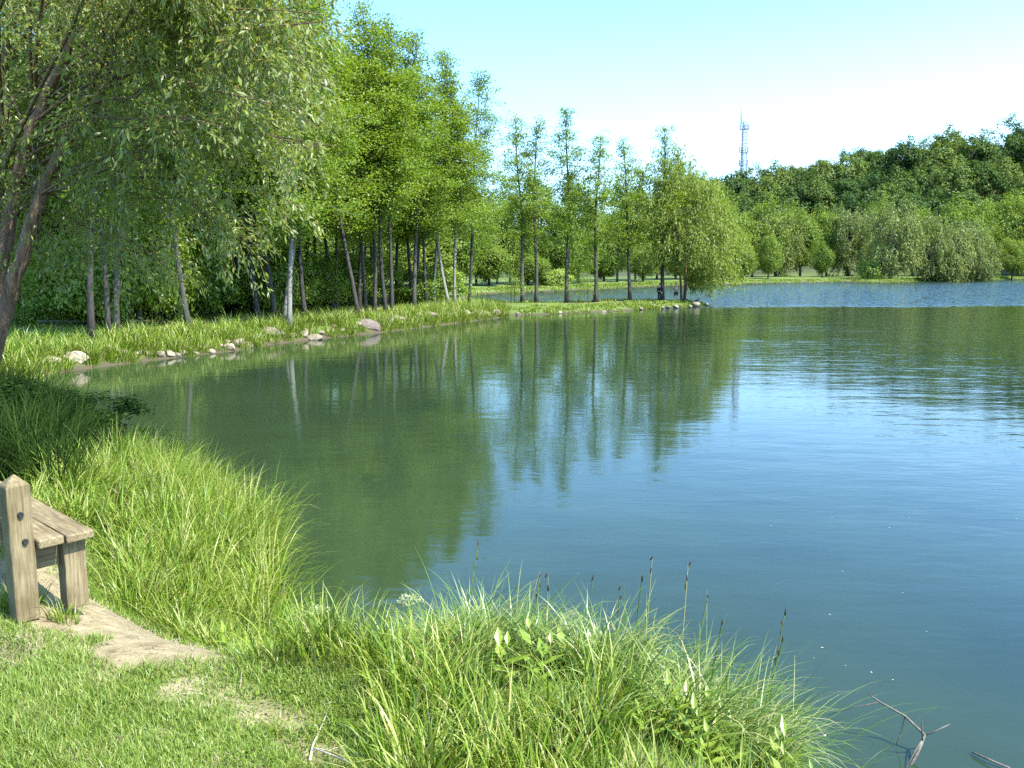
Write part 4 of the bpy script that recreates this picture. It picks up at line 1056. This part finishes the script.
# ------------------------------------------------------------------ bench
def build_bench():
    rng = np.random.default_rng(5)
    lx, ly = -.735, .678                       # along the bench, away from the camera
    ang = math.atan2(ly, lx)                   # local +x = along the bench; local -y = towards the water
    foot = np.array([-2.43, 4.47]); z0 = 1.515
    r = empty('park_bench', (foot[0], foot[1], z0), ang)
    # local frame: x along, y: rotate so that front (towards water) is -y
    def board(name, cx, cy, cz, sx, sy, sz, axis, parent, bev=.008, tip=0):
        bm = bmesh.new(); bmesh.ops.create_cube(bm, size=1)
        bmesh.ops.scale(bm, vec=(sx, sy, sz), verts=bm.verts)
        if tip:                                 # four-sided pointed top
            topf = max(bm.faces, key=lambda f: f.calc_center_median().z)
            res = bmesh.ops.poke(bm, faces=[topf]); res['verts'][0].co.z += tip
        bmesh.ops.bevel(bm, geom=[e for e in bm.edges], offset=bev, segments=2, affect='EDGES', profile=.5)
        bmesh.ops.subdivide_edges(bm, edges=[e for e in bm.edges if e.calc_length() > .25], cuts=6, use_grid_fill=True)
        for v in bm.verts: v.co += Vector(rng.normal(0, .0008, 3))
        me = bpy.data.meshes.new(name); bm.to_mesh(me); bm.free()
        a = me.attributes.new('grain', 'FLOAT_VECTOR', 'POINT')
        off = rng.uniform(0, 5, 3)
        order = {'x': (1, 2, 0), 'y': (0, 2, 1), 'z': (0, 1, 2)}[axis]
        for i, v in enumerate(me.vertices): a.data[i].vector = tuple(v.co[order[k]] + off[k] for k in range(3))
        o = mesh_obj(name, me, M_WOOD, parent); o.location = (cx, cy, cz); return o
    L = 1.5
    yb = .255                                   # back post behind the front leg
    for x in (0.06, L - .06):
        board('front_leg', x, 0, .19, .115, .115, .40, 'z', r)
        bp = board('back_post', x, yb, .365, .118, .118, .75, 'z', r, tip=.06)
        board('side_rail', x + (.03 if x < 1 else -.03), yb / 2, .315, .045, yb - .12, .14, 'y', r)
        for dz, dy in ((.22, .0), (.07, -.012)):
            bm = bmesh.new(); s = -1 if x < 1 else 1
            bmesh.ops.create_cone(bm, segments=14, radius1=.017, radius2=.013, depth=.016, cap_ends=True)
            bmesh.ops.rotate(bm, matrix=Matrix.Rotation(s * PI / 2, 3, 'Y'), verts=bm.verts)
            me = bpy.data.meshes.new('bolt'); bm.to_mesh(me); bm.free()
            b = mesh_obj('bolt', me, M_BOLT, bp); b.location = (s * .066, dy, dz)
    board('seat_plank', L / 2, -.015, .412, L + .11, .145, .045, 'x', r)
    board('seat_plank', L / 2, .126, .411, L + .08, .128, .045, 'x', r)
    board('back_board', L / 2, yb, .60, L - .24, .04, .17, 'x', r)
    tag(r, 'weathered wooden bench with pointed posts, cut by the left edge', 'bench')
build_bench()

# ------------------------------------------------------------------ people and a bird on the spit
def skin_mesh(name, joints, edges, radii, root, sub=2):
    me = bpy.data.meshes.new(name); me.from_pydata([tuple(j) for j in joints], edges, []); me.update()
    o = bpy.data.objects.new(name, me); COL.objects.link(o)
    md = o.modifiers.new('s', 'SKIN'); md.use_smooth_shade = True
    sv = me.skin_vertices[0].data
    for k, rr in enumerate(radii):
        rr = rr if hasattr(rr, '__len__') else (rr, rr); sv[k].radius = rr; sv[k].use_root = (k == root)
    o.modifiers.new('b', 'SUBSURF').levels = sub
    dg = bpy.context.evaluated_depsgraph_get(); dg.update()
    out = bpy.data.meshes.new_from_object(o.evaluated_get(dg)); out.name = name
    bpy.data.objects.remove(o); 
    return out
def cloth(name, c): return rough_mat(name, tuple(v * .85 for v in c), c, scale=12, rough=.9, bump=.2)
M_SKIN = rough_mat('skin', (.40, .25, .18), (.46, .30, .22), scale=10, rough=.6, bump=0)
M_HAIR = rough_mat('dark_hair', (.02, .015, .012), (.04, .03, .022), scale=60, rough=.7)

def person(px, y, rz, H, label, top, low, short=False, arms='down'):
    x = x_at(px, y); z = ground_at(x, y); s = H / 1.75
    J, E, Rr = [], [], []
    def j(p, r, par=None):
        J.append(np.array(p) * s); Rr.append((r[0] * s, r[1] * s) if hasattr(r, '__len__') else r * s)
        if par is not None: E.append((par, len(J) - 1))
        return len(J) - 1
    pel = j((0, 0, .95), (.14, .10)); wa = j((0, 0, 1.12), (.13, .09), pel); ch = j((0, -.01, 1.32), (.155, .105), wa); nk = j((0, -.005, 1.48), .06, ch)
    hd0 = j((0, .015, 1.56), (.070, .078), nk); hd1 = j((0, .02, 1.66), (.078, .092), hd0); hd2 = j((0, .01, 1.735), (.05, .06), hd1)
    nose = j((0, .105, 1.635), .014, hd1)
    for sg in (-1, 1):
        hip = j((sg * .095, 0, .88), .085, pel); kn = j((sg * .11, .02, .49), .056, hip); an = j((sg * .115, -.01, .09), .04, kn); to = j((sg * .13, .15, .035), .035, an)
        sh = j((sg * .19, -.01, 1.40), .055, ch)
        if arms == 'down':
            el = j((sg * .25, -.02, 1.14), .042, sh); wr = j((sg * .25, .06, .90), .03, el)
        else:
            el = j((sg * .25, .02, 1.15), .042, sh); wr = j((sg * .14, .24, 1.18), .03, el)
        d = unit(J[wr] - J[el]) * s
        pm = j(J[wr] / s + d / s * .07, (.036, .02), wr)
        for q in range(4): j(J[pm] / s + d / s * (.085 - .008 * abs(q - 1.2)) + np.array([0, (q - 1.5) * .018, -.01]), .009, pm)
        j(J[wr] / s + d / s * .075 + np.array([-sg * .02, .045, 0]), .010, wr)
    body = skin_mesh('person_body', J, E, Rr, pel)
    r = empty('person', (x, y, z), rz); mesh_obj('body', body, M_SKIN, r)
    def shell(name, ids, ends, grow, mat):
        m = {k: i for i, k in enumerate(ids)}; e = [(m[a], m[b]) for a, b in E if a in m and b in m]
        P = [J[k].copy() for k in ids]; rr = [tuple((np.array(Rr[k]) if hasattr(Rr[k], '__len__') else np.array([Rr[k]] * 2)) + grow * s) for k in ids]
        for k, (to_, f) in ends.items(): P[m[k]] = J[to_] + (J[k] - J[to_]) * f
        mesh_obj(name, skin_mesh(name, P, e, rr, 0), mat, r)
    # joints per side start at 8: hip, knee, ankle, toe, shoulder, elbow, wrist, palm, 4 fingers, thumb -> 13
    a, b = 8, 8 + 13
    if short: shell('shorts', [pel, a, a + 1, b, b + 1], {a + 1: (a, .85), b + 1: (b, .85)}, .022, low)
    else: shell('trousers', [pel, a, a + 1, a + 2, b, b + 1, b + 2], {a + 2: (a + 1, .92), b + 2: (b + 1, .92)}, .02, low)
    shell('jacket' if not short else 'shirt', [pel, wa, ch, a + 4, a + 5, a + 6, b + 4, b + 5, b + 6] if not short else [pel, wa, ch, a + 4, a + 5, b + 4, b + 5], {} , .022, top)
    bm = bmesh.new(); bmesh.ops.create_uvsphere(bm, u_segments=16, v_segments=10, radius=1)
    bmesh.ops.delete(bm, geom=[v for v in bm.verts if v.co.z < -.35 or (v.co.y > .45 and v.co.z < .35)], context='VERTS')
    bmesh.ops.scale(bm, vec=(.090 * s, .108 * s, .105 * s), verts=bm.verts); bmesh.ops.translate(bm, vec=(0, .006 * s, 1.672 * s), verts=bm.verts)
    me = bpy.data.meshes.new('hair'); bm.to_mesh(me); bm.free(); mesh_obj('hair', me, M_HAIR, r)
    return tag(r, label, 'person', 'people on the spit')
person(659.5, 74.6, 2.4, 1.62, 'person in dark clothes standing left of an alder stem on the spit', cloth('black_jacket', (.018, .018, .022)), cloth('dark_trousers', (.016, .018, .024)))
person(676, 74.8, 2.9, 1.68, 'person in dark shorts and pale top beside the willow on the spit', cloth('pale_top', (.38, .24, .20)), cloth('dark_shorts', (.015, .016, .02)), True, 'front')

def bird():
    y = 75.2; x = x_at(697, y); z = ground_at(x, y)
    J = [(0, 0, .20), (-.14, 0, .19), (-.27, 0, .22), (.12, 0, .23), (.18, 0, .33), (.20, 0, .40), (.27, 0, .39)]
    me = skin_mesh('bird_body', J, [(0, 1), (1, 2), (0, 3), (3, 4), (4, 5), (5, 6)], [.095, .075, .025, .075, .034, .04, .012], 0)
    r = empty('water_bird', (x, y, z), .4); mesh_obj('body', me, M_BOLT, r)
    T = Tubes(); T.add([(0, .04, .14), (.01, .04, 0), (.07, .04, 0)], [.012, .010, .008], 5); mesh_obj('leg', T.mesh('leg'), M_TWIG, r)
    T = Tubes(); T.add([(0, -.04, .14), (.01, -.04, 0), (.07, -.04, 0)], [.012, .010, .008], 5); mesh_obj('leg', T.mesh('leg'), M_TWIG, r)
    tag(r, 'small dark water bird standing on the stones at the spit tip', 'bird')
bird()

# ------------------------------------------------------------------ light, camera, view
AZ, EL = math.radians(121), math.radians(54)    # clockwise from the view direction
w = bpy.data.worlds.new('World'); S.world = w; w.use_nodes = True
nt = w.node_tree; bg = nt.nodes['Background']
sky = nt.nodes.new('ShaderNodeTexSky'); sky.sky_type = 'NISHITA'; sky.sun_disc = False
sky.sun_elevation = EL; sky.sun_rotation = AZ; sky.altitude = 50; sky.air_density = 1.0; sky.dust_density = 2.2; sky.ozone_density = 1.0
tm = nt.nodes.new('ShaderNodeMix'); tm.data_type = 'RGBA'; tm.blend_type = 'MULTIPLY'; tm.inputs[0].default_value = 1; tm.inputs[7].default_value = (.56, .90, 1.17, 1)
nt.links.new(sky.outputs[0], tm.inputs[6]); # milky air low over the horizon, thicker towards the sun
tc = nt.nodes.new('ShaderNodeTexCoord'); sp = nt.nodes.new('ShaderNodeSeparateXYZ'); nt.links.new(tc.outputs['Generated'], sp.inputs[0])
m1 = nt.nodes.new('ShaderNodeMapRange'); m1.interpolation_type = 'SMOOTHSTEP'; m1.inputs[1].default_value = 0; m1.inputs[2].default_value = .32; m1.inputs[3].default_value = 1; m1.inputs[4].default_value = 0; nt.links.new(sp.outputs[2], m1.inputs[0])
m2 = nt.nodes.new('ShaderNodeMapRange'); m2.inputs[1].default_value = -.5; m2.inputs[2].default_value = .5; m2.inputs[3].default_value = .0; m2.inputs[4].default_value = .62; nt.links.new(sp.outputs[0], m2.inputs[0])
m3 = nt.nodes.new('ShaderNodeMath'); m3.operation = 'MULTIPLY'; nt.links.new(m1.outputs[0], m3.inputs[0]); nt.links.new(m2.outputs[0], m3.inputs[1])
mh = nt.nodes.new('ShaderNodeMix'); mh.data_type = 'RGBA'; nt.links.new(m3.outputs[0], mh.inputs[0]); nt.links.new(tm.outputs[2], mh.inputs[6]); mh.inputs[7].default_value = (3.6, 5.2, 6.9, 1)
nt.links.new(mh.outputs[2], bg.inputs[0]); bg.inputs[1].default_value = .15
L = bpy.data.lights.new('sun', 'SUN'); L.energy = 4.3; L.angle = math.radians(.55); L.color = (1, .955, .87)
so = bpy.data.objects.new('sun', L); COL.objects.link(so)
sd = Vector((math.sin(AZ) * math.cos(EL), math.cos(AZ) * math.cos(EL), math.sin(EL)))
so.rotation_euler = sd.to_track_quat('Z', 'Y').to_euler()

cam = bpy.data.cameras.new('camera'); co = bpy.data.objects.new('camera', cam); COL.objects.link(co); S.camera = co
cam.sensor_width = 36; cam.lens = F / 1024 * 36; cam.clip_end = 5000; cam.clip_start = .05
co.location = (0, 0, CAMZ); co.rotation_euler = (PI / 2 - PITCH, 0, 0)
S.view_settings.view_transform = 'Standard'; S.view_settings.look = 'None'; S.view_settings.exposure = 1.85; S.view_settings.gamma = 1
S.cycles.max_bounces = 6; S.cycles.diffuse_bounces = 3; S.cycles.glossy_bounces = 3; S.cycles.transmission_bounces = 5
S.cycles.use_denoising = False; S.cycles.sample_clamp_indirect = 3.0
